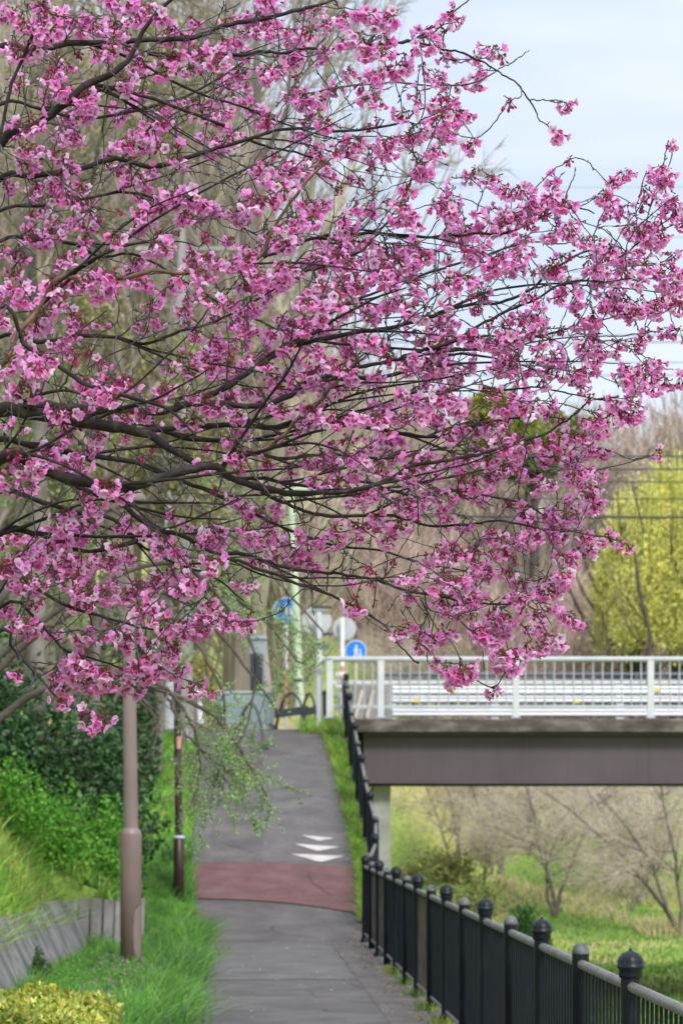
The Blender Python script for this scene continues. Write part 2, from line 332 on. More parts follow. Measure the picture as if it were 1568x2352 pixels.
gx = np.unique(np.concatenate([np.linspace(-900, -60, 12), np.linspace(-60, -9, 26), np.arange(-9, 9, .2), np.linspace(9, 60, 40), np.linspace(60, 900, 12)]))
gy = np.unique(np.concatenate([np.linspace(-60, 4, 10), np.arange(4, 60, .4), np.linspace(60, 200, 90), np.linspace(200, 1500, 14)]))
GX, GY = np.meshgrid(gx, gy); GZ = ground_z(GX, GY)
u_ = GX+.0433*GY; under = (GX > pathL(GY)+.05) & (GX < np.minimum(pathR(GY), fenceX(GY))+.2) & (GY < 50)
GZ = np.where(under, GZ-.06, GZ)
V = np.stack([GX, GY, GZ], -1).reshape(-1, 3); nx_, ny_ = len(gx), len(gy)
ii = np.arange(nx_*(ny_-1)).reshape(ny_-1, nx_)[:, :-1].ravel()
fq = np.stack([ii, ii+1, ii+nx_+1, ii+nx_], 1)
gm, n, b = mat_new('ground_cover')
t1 = noise(n, .16, 4); r1 = ramp(n, t1.outputs['Fac'], [(.34, (.17, .30, .04)), (.5, (.22, .33, .06)), (.62, (.28, .27, .10)), (.75, (.40, .34, .2))])
t2 = noise(n, 5, 5); r2 = ramp(n, t2.outputs['Fac'], [(.3, (.55, .6, .5)), (.7, (1.25, 1.2, 1.2))])
r1.color_ramp.elements[2].color = (.42, .40, .12, 1)
c1 = mixc(n, r1.outputs[0], r2.outputs[0], 1, 'MULTIPLY')
g = n.nodes.new('ShaderNodeNewGeometry'); sp = n.nodes.new('ShaderNodeSeparateXYZ'); n.links.new(g.outputs['Position'], sp.inputs[0])
mr = n.nodes.new('ShaderNodeMapRange'); mr.inputs[1].default_value = 100; mr.inputs[2].default_value = 128; n.links.new(sp.outputs[1], mr.inputs[0])
t3 = noise(n, .3, 4); r3 = ramp(n, t3.outputs['Fac'], [(.35, (.24, .18, .13)), (.65, (.36, .29, .19))])
c2 = mixc(n, c1.outputs[0], r3.outputs[0], mr.outputs[0]); n.links.new(c2.outputs[0], b.inputs['Base Color'])
b.inputs['Roughness'].default_value = .95; bump(n, b, t2.outputs['Fac'], .5, .08)
MB().add(V, fq).build('ground', gm, smooth=True, kind='structure')
# path
KN = np.array([31.4, 32.5, 33.7, 34.9, 36, 37.1, 38.2, 39.3, 40.4, 41.5, 42.6, 43.7, 44.8, 46.5])
ys = np.unique(np.r_[np.arange(-3, 31, 1.5), np.arange(31, 49.01, .25), KN])
path = MB().add(*sheet(pathL, pathR, ys, 7, .0)).build('path', asphalt_m, kind='structure')
def curved(base, amp): return base
def strip(name, L, R, ys, m, dz, nx=4, parent=path):
    ys = np.unique(np.r_[ys, KN[(KN > ys[0]) & (KN < ys[-1])]])
    return MB().add(*sheet(L, R, ys, nx, dz)).build(name, m, parent)
strip('worn_edge_strip', lambda y: 1.23-.0433*y, lambda y: 1.60-.0433*y, np.arange(-3, 31.01, 1.0), asphaltb_m, .004)
strip('asphalt_patch', lambda y: -.179/5700*y*5700+0*y if False else (605-CX)/F*y, lambda y: pathR(y)-.04, np.arange(36.25, 42.61, .25), asphaltl_m, .004)
strip('asphalt_patch', lambda y: (430-CX)/F*y if False else pathL(y)+.02, lambda y: (486-CX)/F*y, np.arange(36.25, 40.6, .25), asphaltl_m, .004)
strip('asphalt_patch', lambda y: pathL(y)+.1, lambda y: 1.2-.0433*y, np.arange(24.5, 31.01, .5), asphaltl_m, .004)
# red strip with a curved near edge
nxr = 24; Vr = []
for s in np.linspace(0, 1, nxr):
    ynear = 34.45-.85*s**2.2; yfar = 36.2-.35*s**3
    for t in np.linspace(0, 1, 10):
        y = ynear*(1-t)+yfar*t; x = (pathL(y)+.01)*(1-s)+(pathR(y)-.01)*s; Vr.append((x, y, prof(y)+.016))
fr = [(i*10+j, (i+1)*10+j, (i+1)*10+j+1, i*10+j+1) for i in range(nxr-1) for j in range(9)]
MB().add(Vr, fr).build('red_surface_strip', red_m, path)
def ground_hit(px, py, zf=prof):
    ds = np.linspace(15, 60, 9001); z = EYE+(HY-py)/F*ds; k = np.argmax(z < zf(ds)); return PX(px, py, ds[k])
for tri in ([(668, 1963), (790, 1968), (735, 1982)], [(677, 1940), (780, 1947), (731, 1957)], [(692, 1920), (767, 1927), (731, 1933)]):
    a, b_, c_ = [ground_hit(*q) for q in tri]; n_ = 12; V = []; fs = []
    for i in range(n_+1):
        s = i/n_; top = a*(1-s)+b_*s
        sa = np.linalg.norm(c_-a)/(np.linalg.norm(c_-a)+np.linalg.norm(c_-b_))
        bot = a*(1-s/.55)+c_*(s/.55) if s < .55 else c_*(1-(s-.55)/.45)+b_*((s-.55)/.45)
        for t in (0, .33, .66, 1): q = top*(1-t)+bot*t; V.append((q[0], q[1], prof(q[1])+.013))
    for i in range(n_):
        for j in range(3): fs.append((i*4+j, i*4+j+1, i*4+5+j, i*4+4+j))
    MB().add(V, fs).build('chevron_marking', paint_m, path)
# road across the bridge and the plateau
road = MB().add([(-40, 46.6, 3.2), (60, 46.6, 3.2), (60, 52.6, 3.2), (-40, 52.6, 3.2)], [(0, 1, 2, 3)])
V = []; xs = np.linspace(-40, 60, 60)
rm = MB(); V = [(x, y, 3.235) for x in xs for y in (49.0, 56.5)]; rm.add(V, [(2*i, 2*i+2, 2*i+3, 2*i+1) for i in range(59)]); rm.build('road', asphalt_m, kind='structure')

# ------------------------------------------------------------------ fences
def meshes_fence():
    big = MB().add(*lathe([(.0, 0), (.062, 0), (.062, .012), (.05, .05), (.0415, .1), (.0415, .985)], 16)).mesh('post', black_m, True)
    dome = [(.0415, .985), (.049, .99), (.05, 1.0), (.049, 1.02), (.058, 1.03), (.058, 1.037), (.054, 1.042), (.053, 1.055), (.046, 1.075), (.032, 1.09), (.014, 1.098), (.006, 1.102), (.006, 1.108), (0, 1.112)]
    cm = MB(); v, f = lathe(dome, 24)
    an = np.arctan2(v[:, 1], v[:, 0]); rib = 1+.06*(np.cos(an*8) > .8)*((v[:, 2] > 1.045) & (v[:, 2] < 1.1))
    v[:, :2] *= rib[:, None]; cap = cm.add(v, f).mesh('finial', black_m, True)
    small = MB().add(*lathe([(.0, 0), (.0415, 0), (.0415, 1.0)], 16)).mesh('post', black_m, True)
    cap2 = MB().add(*lathe([(.0425, 1.0), (.0425, 1.006), (.04, 1.02), (.032, 1.037), (.02, 1.047), (.008, 1.051), (0, 1.052)], 16)).mesh('dome_cap', capgrey_m, True)
    bar = MB().add(*tubes(np.array([[(0, 0, .12), (0, 0, .93)]]), np.array([[.008, .008]]), 6)).mesh('baluster', black_m, True)
    barw = bar.copy(); barw.materials[0] = blackworn_m
    return big, cap, small, cap2, bar, barw
BIG, CAP, SMALL, CAP2, BAR, BARW = meshes_fence()
def fence(root, pts, nbal, bigfirst=True, worn=()):
    for i, p in enumerate(pts):
        isb = (i % 2 == 0) == bigfirst
        o = put('post', BIG if isb else SMALL, root, loc=p); c = put('finial' if isb else 'dome_cap', CAP if isb else CAP2, o)
        if isb is False and i % 4 == 1: pass
        if i+1 < len(pts):
            a, b_ = np.array(p, float), np.array(pts[i+1], float)
            for h, r, nm in ((.95, .023, 'top_rail'), (.105, .017, 'bottom_rail')):
                k = np.linspace(.03, .97, 3)[:, None]; P = a*(1-k)+b_*k+(0, 0, h)
                MB().add(*tubes(P, np.full(3, r), 12)).build(nm, rail_m, root, True)
            for j in range(nbal):
                t = (j+1)/(nbal+1); q = a*(1-t)+b_*t
                put('baluster', BARW if (i in worn) else BAR, root, loc=q)
fr1 = thing('metal_fence', 'long dark steel fence with domed posts beside the level path', 'fence', (1.66-.0433*20, 20, 0))
o0 = np.array(fr1.location)
pts = []
for i in range(16):
    y = 31.4-1.5*i; pts.append(np.array((1.66-.0433*y, y, .0))-o0)
fence(fr1, pts, 13, True, worn=(1, 2, 6))
fr2 = thing('metal_fence', 'dark steel fence climbing the sloping path up to the bridge', 'fence', (.3, 36, prof(36)))
o0 = np.array(fr2.location)
pts = [np.array((x, y, prof(y)))-o0 for y, x in FX[2:14]]
pts = [np.array((.36, 32.45, prof(32.45)))-o0]+pts[1:]
fence(fr2, pts, 10, False)
fr3 = thing('metal_fence', 'short dark fence on the road beyond the bridge corner', 'fence', PX(770, 1650, 52))
o0 = np.array((PX(745, 0, 56)[0], 56, 3.25))
fr3.location = o0
fence(fr3, [np.array((k*.42, 0, 0)) for k in range(4)], 4)
# kerb under fence on the slope and the drop wall down to the river lawn
wl = thing('retaining_wall', 'grey concrete retaining wall below the sloping fence', 'wall', (.6, 38, -2))
mb = MB(); ysw = np.concatenate([np.arange(31.2, 44.9, .45), [44.9]])
V = []
for y in ysw:
    x = float(fenceX(y))
    for dx, z in ((.06, prof(y)-.15), (.06, prof(y)-.02), (.12, prof(y)-.02), (.12, -2.6)): V.append((x+dx-.6, y-38, z+2))
f = [(j*4+i, (j+1)*4+i, (j+1)*4+i+1, j*4+i+1) for j in range(len(ysw)-1) for i in range(3)]
mb.add(V, f); mb.build('wall_face', slab_m, wl)

# ------------------------------------------------------------------ bridge
BY = 44.8
def zb(py, d=BY): return EYE+(HY-py)/F*d
def xb(px, d=BY): return (px-CX)/F*d
br = thing('road_bridge', 'road bridge with brown steel girder and mossy concrete deck edge', 'bridge', (xb(1200), BY+4, zb(1682)))
bo = np.array(br.location)
x0, x1 = xb(812), 45.0
def bpart(name, xa, xc, ya, yc, za, zc, m, bev=.01): return bevbox(name, np.array(((xa+xc)/2, (ya+yc)/2, (za+zc)/2))-bo, (xc-xa, yc-ya, zc-za), m, br, bev=bev)
ds = bpart('deck_edge', x0, x1, BY-.05, BY+.35, zb(1682), zb(1651), slab_m, .02)
bpart('deck_slab', x0, x1, BY+.353, BY+8.3, zb(1682)+.02, zb(1655), slab_m)
gl = xb(835)
bpart('girder_web', gl, x1, BY+.3, BY+.34, zb(1796)+.02, zb(1682)-.003, girder_m, 0)
bpart('girder_flange', gl, x1, BY+.1, BY+.5, zb(1799), zb(1796)+.017, girder_m, 0)
bpart('girder_flange', gl, x1, BY+.12, BY+.299, zb(1682)-.05, zb(1682)-.004, girder_m, 0)
for k in range(3):
    bpart('inner_girder', gl, x1, BY+2.4+k*2.1, BY+2.44+k*2.1, zb(1796)+.02, zb(1682), girder_m, 0)
    bpart('girder_flange', gl, x1, BY+2.2+k*2.1, BY+2.64+k*2.1, zb(1799), zb(1796)+.017, girder_m, 0)
for k in range(6): bpart('cross_beam', 3+k*5.5, 3.1+k*5.5, BY+.345, BY+8.2, zb(1790), zb(1740), girder_m, 0)
bpart('deck_edge', x0, x1, BY+8.305, BY+8.6, zb(1682), zb(1651), slab_m, .02)
abm = thing('bridge_abutment', 'weathered pale concrete pier under the near end of the bridge', 'pier', (xb(877), BY+2, -2.3))
ao = np.array(abm.location); xa, xc = xb(856), xb(898)
bevbox('pier_column', (0, 0, (zb(1803)+2.3)/2), (xc-xa, 3.0, zb(1803)+2.3), concrete_m, abm, bev=.02)
bevbox('bearing_pad', (0, 0, zb(1803)+2.3+.01), (xc-xa-.06, 2.6, .018), dark_m, abm, bev=0)
# railing of the bridge
ra = thing('bridge_railing', 'pale grey bridge railing with slim balusters above the deck edge', 'railing', (xb(1200), BY+.12, zb(1651)))
ro = np.array(ra.location); zr0 = zb(1651)-ro[2]; zt = zb(1511)-ro[2]
def rbox(name, xa, xc, y, dy, za, zc, m=white_m, bev=.006, parent=ra, o=None): 
    o = ro if o is None else o
    return bevbox(name, np.array(((xa+xc)/2, y, (za+zc)/2))-o, (xc-xa, dy, zc-za), m, parent, bev=bev)
def hrail(name, xa, xc, y, z, r, m, parent, o):
    P = np.array([(xa, y, z), ((xa+xc)/2, y, z), (xc, y, z)])-o
    return MB().add(*tubes(P, np.full(3, r), 14)).build(name, m, parent, True)
pitch = xb(1185)-xb(875)
posts = [xb(875)+i*pitch for i in range(-1, 6)]
posts[0] = xb(757)
rx1 = posts[-1]
hrail('top_rail', xb(738), rx1+.3, BY+.12, zb(1513), .048, greyw_m, ra, ro)
pm = MB().add(*box(0, 0, (zt-.04)/2, .115, .085, zt-.04)).mesh('post', white_m)
bpm = MB().add(*box(0, 0, .03, .17, .14, .03)).mesh('base_plate', greyw_m)
balm = MB().add(*tubes(np.array([[(0, 0, zb(1623)-zb(1651)), (0, 0, zt-.03)]]), np.full((1, 2), .0125), 8)).mesh('baluster', greyw_m, True)
for i, x in enumerate(posts):
    o = put('post', pm, ra, loc=(x-ro[0], 0, 0)); put('base_plate', bpm, o)
    if i+1 < len(posts):
        xe = posts[i+1]
        rbox('lower_rail', x+.06, xe-.06, BY+.12, .05, zb(1627), zb(1619), greyw_m)
        rbox('middle_rail', x+.06, xe-.06, BY+.165, .04, zb(1571), zb(1562), white_m)
        nb = 13 if i else 5
        for j in range(1, nb+1): put('baluster', balm, ra, loc=(x+(xe-x)*j/(nb+1)-ro[0], -.0, 0))
# guardrail between footway and road
gd = 47.6
gr = thing('guardrail', 'white three beam guardrail with stout posts behind the bridge railing', 'guardrail', (xb(1150, gd), gd, 3.3))
go = np.array(gr.location)
gxs = [xb(900, gd), xb(1136, gd), xb(1423, gd)]; gp = gxs[2]-gxs[1]; gxs += [gxs[2]+gp*k for k in range(1, 4)]
for zc_, hh in ((1585, .085), (1606, .07), (1637, .075)):
    V = []; xa, xc = gxs[0]-.1, gxs[-1]
    pr = [(-.03, -hh), (-.06, -hh*.6), (-.02, -.2*hh), (-.02, .2*hh), (-.06, hh*.6), (-.03, hh)]
    for x in (xa, xc):
        for yy, z in pr: V.append((x-go[0], yy, zb(zc_, gd)+z*.9-go[2]))
    f = [(i, i+1, 6+i+1, 6+i) for i in range(5)]; m_ = MB().add(V, f); V2 = np.array(V)+(0, .012, 0); m_.add(V2, [q[::-1] for q in f]); m_.build('beam', signwhite_m, gr)
for x in gxs:
    bevbox('post', (x-go[0], .06, (zb(1580, gd)-3.3)/2), (.15, .12, zb(1575, gd)-3.3+.05), signwhite_m, gr, bev=.01)
for px, py in ((955, 1610), (1040, 1585), (1325, 1612), (1510, 1584)):
    bevbox('reflector', PX(px, py, gd-.1)-go, (.09, .03, .06), yellow_m, gr, bev=.008)
# far parapet, bluish dark
fd = 53.0
fp = thing('bridge_railing', 'dark bluish far side railing glimpsed over the guardrail', 'railing', (xb(1200, fd), fd, 3.3))
fo = np.array(fp.location); darkblue_m = surf('dark_blue_grey', [(.3, (.09, .11, .14)), (.7, (.14, .16, .2))], 3, .5, 50, .05, .002)
hrail('top_rail', xb(880, fd), 30, fd, zb(1549, fd), .04, darkblue_m, fp, fo)
hrail('middle_rail', xb(880, fd), 30, fd, zb(1562, fd), .03, darkblue_m, fp, fo)
fm = MB().add(*box(0, 0, (zb(1549, fd)-3.3)/2, .06, .06, zb(1549, fd)-3.3)).mesh('post', darkblue_m)
for k in range(24): put('post', fm, fp, loc=(xb(880, fd)+k*.9-fo[0], 0, 0))
# concrete end block with two leaning cream strips
eb = thing('concrete_block', 'pale grey concrete end block behind the first railing bay', 'block', (xb(838, 47), 47, 3.25))
eo = np.array(eb.location)
bevbox('block_body', (0, 0, (zb(1572, 47)-3.25)/2), (xb(870, 47)-xb(806, 47), .25, zb(1572, 47)-3.25), concrete_m, eb, bev=.02)
bevbox('block_body', (xb(892, 47)-eo[0], 0, (zb(1570, 47)-3.25)/2), (.15, .22, zb(1570, 47)-3.25), concrete_m, eb, bev=.02)
for a, b_ in (((832, 1585), (816, 1648)), ((857, 1585), (842, 1648))):
    P = np.array([PX(*a, 46.7), PX(*b_, 46.7)])-eo; MB().add(*tubes(P, np.full(2, .035), 6)).build('cream_strip', cream_m, eb)

# ------------------------------------------------------------------ posts, signs, barriers
def pole(name, label, cat, base, top, r0, r1, m, extra=None, group=None, part='pole'):
    t = thing(name, label, cat, base, group); b_ = np.array(base); P = np.array([b_, (b_+np.array(top))/2, np.array(top)])-b_
    MB().add(*tubes(P, np.array([r0, (r0+r1)/2, r1]), 18)).add(*lathe([(r1, 0), (r1*.7, r1*.3), (0, r1*.4)], 18, P[-1])).build(part, m, t, True)
    return t, b_
def disc(name, c, r, th, m, parent, off, seg=40):
    prof_ = [(0, -th/2), (r*.985, -th/2), (r, -th/3), (r, th/3), (r*.985, th/2), (0, th/2)]
    v, f = lathe(prof_, seg); v = v[:, [0, 2, 1]]; v[:, 1] *= -1
    return MB().add(v+np.array(c)-off, f).build(name, m, parent)
def poly_plate(mb, pts, y0, th=.006):
    pts = np.array(pts); n_ = len(pts); V = np.r_[np.c_[pts[:, 0], np.full(n_, y0), pts[:, 1]], np.c_[pts[:, 0], np.full(n_, y0-th), pts[:, 1]]]
    c0 = V[:n_].mean(0); c1 = V[n_:].mean(0); V = np.r_[V, [c0], [c1]]
    f = [(n_+i, n_+(i+1) % n_, 2*n_+1) for i in range(n_)]+[(i, (i+1) % n_, n_+(i+1) % n_) for i in range(n_)]+[(i, n_+(i+1) % n_, n_+i) for i in range(n_)]
    mb.add(V, f)
def circ(x, z, r, n_=14): return [(x+r*math.cos(a), z+r*math.sin(a)) for a in np.arange(n_)/n_*2*math.pi]
def pedestrian(c, R, parent, off):
    """adult leading a child by the hand, white on the blue disc"""
    mb = MB(); y = 0
    adult = [[(-.05, .28), (.12, .26), (.16, .0), (.13, -.12), (.02, -.1), (-.08, -.05)], [(.02, -.1), (.13, -.12), (.2, -.38), (.26, -.62), (.16, -.64), (.06, -.36)], [(-.08, -.05), (.03, -.1), (-.03, -.36), (-.16, -.62), (-.26, -.58), (-.14, -.34)], [(-.05, .27), (-.02, .16), (-.2, -.02), (-.26, .03)], [(.08, .26), (.14, .2), (.3, .0), (.25, -.05)]]
    child = [[(.36, -.02), (.46, -.04), (.5, -.28), (.36, -.28)], [(.42, -.28), (.5, -.28), (.54, -.6), (.46, -.6)], [(.36, -.28), (.43, -.28), (.36, -.58), (.28, -.56)], [(.37, -.02), (.4, -.1), (.28, -.02), (.25, .02)]]
    for q in adult+child: poly_plate(mb, np.array(q)*R+(c[0]-off[0], c[2]-off[2]), c[1]-off[1])
    poly_plate(mb, np.array(circ(.04, .42, .12))*R+(c[0]-off[0], c[2]-off[2]), c[1]-off[1])
    poly_plate(mb, np.array(circ(.42, .09, .085))*R+(c[0]-off[0], c[2]-off[2]), c[1]-off[1])
    return mb.build('pictogram', signwhite_m, parent)
def round_sign(px, py, R_px, d, label, polem, base_py, band=None, lean=0):
    c = PX(px, py, d); R = R_px/F*d; base = PX(px, base_py, d); base[2] = max(base[2], 3.0)
    t, o = pole('road_sign', label, 'sign', base+(0, .06, 0), (c[0], d+.06, c[2]+R*.9), .032, .032, polem)
    f = disc('sign_rim', c, R, .012, signwhite_m, t, o); b2 = disc('sign_face', c+(0, -.01, 0), R*.93, .012, blue_m, t, o)
    pedestrian(c+(0, -.018, 0), R, b2, o)
    if band:
        z0, z1 = EYE+(HY-band[0])/F*d, EYE+(HY-band[1])/F*d
        MB().add(*tubes(np.array([(c[0], d+.06, z0), (c[0], d+.06, z1)])-o, np.full(2, .0345), 18)).build('orange_sleeve', orange2_m, t, True)
    return t
round_sign(657, 1402, 30, 50, 'blue round pedestrian sign on a white pole with orange sleeve', signwhite_m, 1690, (1540, 1622))
s2 = round_sign(817, 1495, 24.5, 60, 'small blue pedestrian sign just above the bridge railing on a yellowish pole', cream_m, 1600)
# white thick pole with grey sign backs
t, o = pole('road_sign', 'thick white pole at the bridge corner with a grey sign back', 'sign', PX(733, 1680, 45.2), PX(732, 1408, 45.2), .056, .052, white_m)
disc('sign_back', PX(727, 1426, 45.45), 34/F*45.4, .015, signback_m, t, o)
for py in (1395, 1456): bevbox('sign_bracket', PX(740, py+0, 45.35)-o, (.36, .03, .05), dark_m, t, bev=.005)
bevbox('sign_bracket', PX(733, 1487, 45.35)-o, (.36, .04, .07), darkblue_m, t, bev=.005)
t, o = pole('road_sign', 'white pole with a pale grey round sign back left of the blue sign', 'sign', PX(787, 1570, 56)*(1, 1, 0)+(0, 0, 3.25), PX(785.5, 1421, 56), .05, .05, signwhite_m)
disc('sign_back', PX(791, 1444, 56.2), 26.5/F*56.2, .015, signback_m, t, o)
MB().add(*tubes(np.array([PX(786.6, 1572, 56), PX(786.3, 1530, 56)])-o, np.full(2, .053), 16)).build('orange_sleeve', orange2_m, t, True)
t, o = pole('street_pole', 'tall pale green pole right of the blue pedestrian sign', 'pole', PX(692, 1685, 49.3), PX(668, 1130, 49.3), .095, .06, green_m)
k = .22; P = (PX(690, 1685, 49.3)*(1-k)+PX(668, 1130, 49.3)*k)-o
MB().add(*tubes(np.array([P-(0, 0, .03), P+(0, 0, .03)]), np.full(2, .098), 18)).build('dark_band', dark_m, t, True)
bevbox('lamp_head', PX(668, 1126, 49.3)-o+np.array((.25, 0, .02)), (.7, .2, .1), green_m, t, bev=.03)
# white reflector plates on a thin grey post in front of the dark fence
t, o = pole('marker_post', 'short grey post with two white plates at the bridge corner', 'post', PX(782, 1640, 46)*(1, 1, 0)+(0, 0, 3.15), PX(782, 1542, 46), .018, .018, greyw_m)
for py in (1548, 1575): bevbox('white_plate', PX(783, py, 45.9)-o, (.2, .02, .065), signwhite_m, t, bev=.005)
t, o = pole('wooden_post', 'slender weathered brown post standing beside the top of the sloping fence', 'post', PX(790, 1690, 45.0), PX(788, 1560, 45.0), .03, .028, surf('brown_post', [(.3, (.1, .08, .065)), (.7, (.16, .135, .11))], 6, .8, 60, .3, .003))
# arched barriers
def arch(label, a, b_, top_h, plate, group='arched barriers across the top of the path'):
    a = np.array(a, float); b_ = np.array(b_, float); c = (a+b_)/2; c[2] = min(a[2], b_[2])
    t = thing('bicycle_barrier', label, 'barrier', c, group)
    wv = (b_-a)/2; wv2 = wv.copy(); wv2[2] = 0; L = np.linalg.norm(wv2); zt_ = c[2]+top_h
    P = [a, np.array([a[0], a[1], zt_-L])]
    for k in range(1, 12):
        an = math.pi*(1-k/12); P.append(np.array([(a[0]+b_[0])/2, (a[1]+b_[1])/2, zt_-L])+wv2*math.cos(an)+np.array((0, 0, L))*math.sin(an))
    P += [np.array([b_[0], b_[1], zt_-L]), b_]; P = np.array(P)-c
    MB().add(*tubes(P, np.full(len(P), .026), 12)).build('arch', dark_m, t, True)
    for q in (a, b_): MB().add(*lathe([(0, 0), (.08, 0), (.075, .02), (.04, .05), (.034, .09)], 14, q-c)).build('foot', dark_m, t, True)
    if plate:
        mid = (a+b_)/2-c; ang = math.atan2(wv[1], wv[0])
        bevbox('cross_plate', mid+np.array((0, 0, .36)), (2*L-.05, .03, .15), dark_m, t, rz=ang, bev=.01)
        for s in (-.5, 0, .5): bevbox('cross_hole_cover', mid+wv2*s+np.array((0, -.02, .36)), (.07, .012, .07), cream_m, t, rz=ang, bev=.01)
def G(px, d): x = (px-CX)/F*d; return (x, d, float(prof(d)))
arch('dark arched barrier with a cross plate left of the white pole', G(630, 47.4), G(707, 45.2), .78, True)
arch('dark arched barrier nearest to the path, half hidden by leaves', G(543, 45.6), G(608, 43.2), .84, False)
arch('dark arched barrier furthest back, peeping out behind the plated one', G(690, 48.6), G(729, 46.6), .72, True)
# teal panel and notice pillar
tp = thing('metal_parapet', 'low teal metal parapet panel behind the arched barriers', 'parapet', PX(560, 1660, 50.5)*(1, 1, 0)+(0, 0, 3.2))
to = np.array(tp.location); xa, xc = xb(498, 50.5)-to[0], xb(628, 50.5)-to[0]; zt2 = EYE+(HY-1592)/F*50.5-3.2
bevbox('panel', ((xa+xc)/2, 0, zt2/2+.1), (xc-xa, .06, zt2-.2), teal_m, tp, bev=.02)
for x in (xa+.05, (xa+xc)/2, xc-.05): bevbox('post', (x, .08, zt2/2), (.07, .07, zt2), teal_m, tp, bev=.01)
hrail('cap_rail', xa-.02+to[0], xc+.02+to[0], 50.5, zt2+3.2, .045, teal_m, tp, to)
nb = thing('notice_pillar', 'pale blue pillar with a capped top and a dark panel', 'pillar', PX(592, 1600, 52)*(1, 1, 0)+(0, 0, 3.2))
no = np.array(nb.location); zt3 = EYE+(HY-1472)/F*52-3.2
bevbox('pillar_body', (0, .0, zt3/2), (.34, .3, zt3), paleblue_m, nb, bev=.03)
bevbox('pillar_cap', (0, 0, zt3+.05), (.4, .36, .09), paleblue_m, nb, bev=.03)
bevbox('dark_panel', (-.02, -.165, zt3-.75), (.26, .03, .95), dark_m, nb, bev=.015)
# lamp posts
lp = thing('lamp_post', 'stout pinkish brown lamp post with a wider lower sleeve standing in the grass', 'lamp post', PX(301, 2250, 25)*(1, 1, 0)+(0, 0, .06))
lo = np.array(lp.location)
z1 = EYE+(HY-1912)/F*25-lo[2]
MB().add(*lathe([(.0, -.1), (.108, -.1), (.108, z1-.02), (.106, z1), (.074, z1+.045)], 32)).build('lower_sleeve', pinkpole_m, lp, True)
P = np.array([(0, 0, z1+.04), (-.012, 0, 2.6), (-.02, 0, 3.5), (-.028, 0, 4.35)]); MB().add(*tubes(P, np.array([.073, .068, .06, .05]), 28)).build('shaft', pinkpole_m, lp, True)
# inspection hatch outline: a thin raised lid following the sleeve
m_ = MB(); hv = []; A0, A1 = -1.25, -.2
zz = np.linspace(.12, .66, 14); aa = np.linspace(A0, A1, 8); hv = []
for z in zz:
    e = min((z-.12)/.14, (.66-z)/.14, 1); sh = (1-math.sqrt(max(0, 1-(1-e)**2)))*.5
    for k in range(8):
        a = A0+(A1-A0)*(k/7)*1.0; a = A0+sh*(A1-A0)*.9+(A1-A0)*(1-sh*.9)*(k/7); hv.append((.1088*math.cos(a), .1088*math.sin(a), z))
f = [(j*8+i, j*8+i+1, (j+1)*8+i+1, (j+1)*8+i) for j in range(13) for i in range(7)]
MB().add(hv, f).build('hatch_lid', pinkpole_m, lp, True)
loop = [hv[j*8] for j in range(14)]; loop2 = [hv[i] for i in range(8)]; loop3 = [hv[13*8+i] for i in range(8)]
for q in (loop, loop2, loop3): MB().add(*tubes(np.array(q), np.full(len(q), .0025), 5)).build('hatch_seam', brownpole_m, lp, True)
MB().add(*lathe([(.05, 4.33), (.1, 4.36), (.15, 4.52), (.15, 4.7), (.2, 4.74), (.12, 4.84), (0, 4.88)], 24, (-.028, 0, 0))).build('lamp_head', pinkpole_m, lp, True)
dp = thing('lamp_post', 'slim dark brown post with a bright collar at the edge of the sloping path', 'lamp post', PX(411, 2085, 34.0)*(1, 1, 0)+(0, 0, .95))
do = np.array(dp.location); do[2] = float(ground_z(do[0], do[1]))-.1; dp.location = do
def dz(py): return EYE+(HY-py)/F*34.0-do[2]
MB().add(*lathe([(.0, 0), (.074, 0), (.072, dz(1926)), (.045, dz(1922))], 20)).build('lower_sleeve', brownpole_m, dp, True)
MB().add(*lathe([(.08, dz(1926)), (.088, dz(1926)+.01), (.086, dz(1921)), (.055, dz(1919))], 20)).build('collar', greyw_m, dp, True)
MB().add(*tubes(np.array([(0, 0, dz(1921)), (-.03, 0, dz(1450)), (-.035, 0, dz(1330))]), np.array([.052, .05, .048]), 16)).build('shaft', brownpole_m, dp, True)
MB().add(*tubes(np.array([(-.004, 0, dz(1720)), (-.006, 0, dz(1692))]), np.array([.0535, .0535]), 16)).build('pink_sticker', surf('pink_sticker', [(.3, (.5, .24, .2)), (.7, (.62, .34, .28))], 20, .6, 60, .05, .001), dp, True)
t, o = pole('utility_pole', 'thick grey concrete utility pole behind the dark brown post', 'pole', G(426, 43.5), (xb(414, 43.5), 43.5, 12.2), .15, .1, concrete_m)
bevbox('cross_arm', (0, 0, 8.7), (1.8, .08, .08), concrete_m, t, bev=.01)
t, o = pole('utility_pole', 'grey concrete utility pole standing left of the path beyond the hedge', 'pole', G(391, 46.5), (xb(385, 46.5), 46.5, 9), .1, .08, greyw_m)
up2, o = pole('utility_pole', 'concrete utility pole past the right end of the bridge holding the cables', 'pole', (26, 60, -2), (26, 60, 13), .16, .11, concrete_m)
# white bent pipe gate at left of the path
wg = thing('pipe_gate', 'white bent pipe gate behind the leafy shrub', 'gate', G(419, 47)); wo = np.array(wg.location)
P = np.array([PX(418, 1650, 47), PX(418, 1500, 47), PX(419, 1468, 47), PX(426, 1456, 47), PX(450, 1452, 47), PX(484, 1446, 47)])-wo
MB().add(*tubes(pline(P, 20), np.full(20, .042), 14)).build('bent_pipe', signwhite_m, wg, True)
P = np.array([PX(423, 1580, 47), PX(440, 1578, 47), PX(452, 1590, 47), PX(458, 1615, 47), PX(461, 1662, 47)])-wo
MB().add(*tubes(pline(P, 18), np.full(18, .05), 14)).build('bent_pipe', signwhite_m, wg, True)
bevbox('gate_panel', PX(437, 1605, 47.1)-wo, (.24, .03, .3), greyw_m, wg, bev=.01)
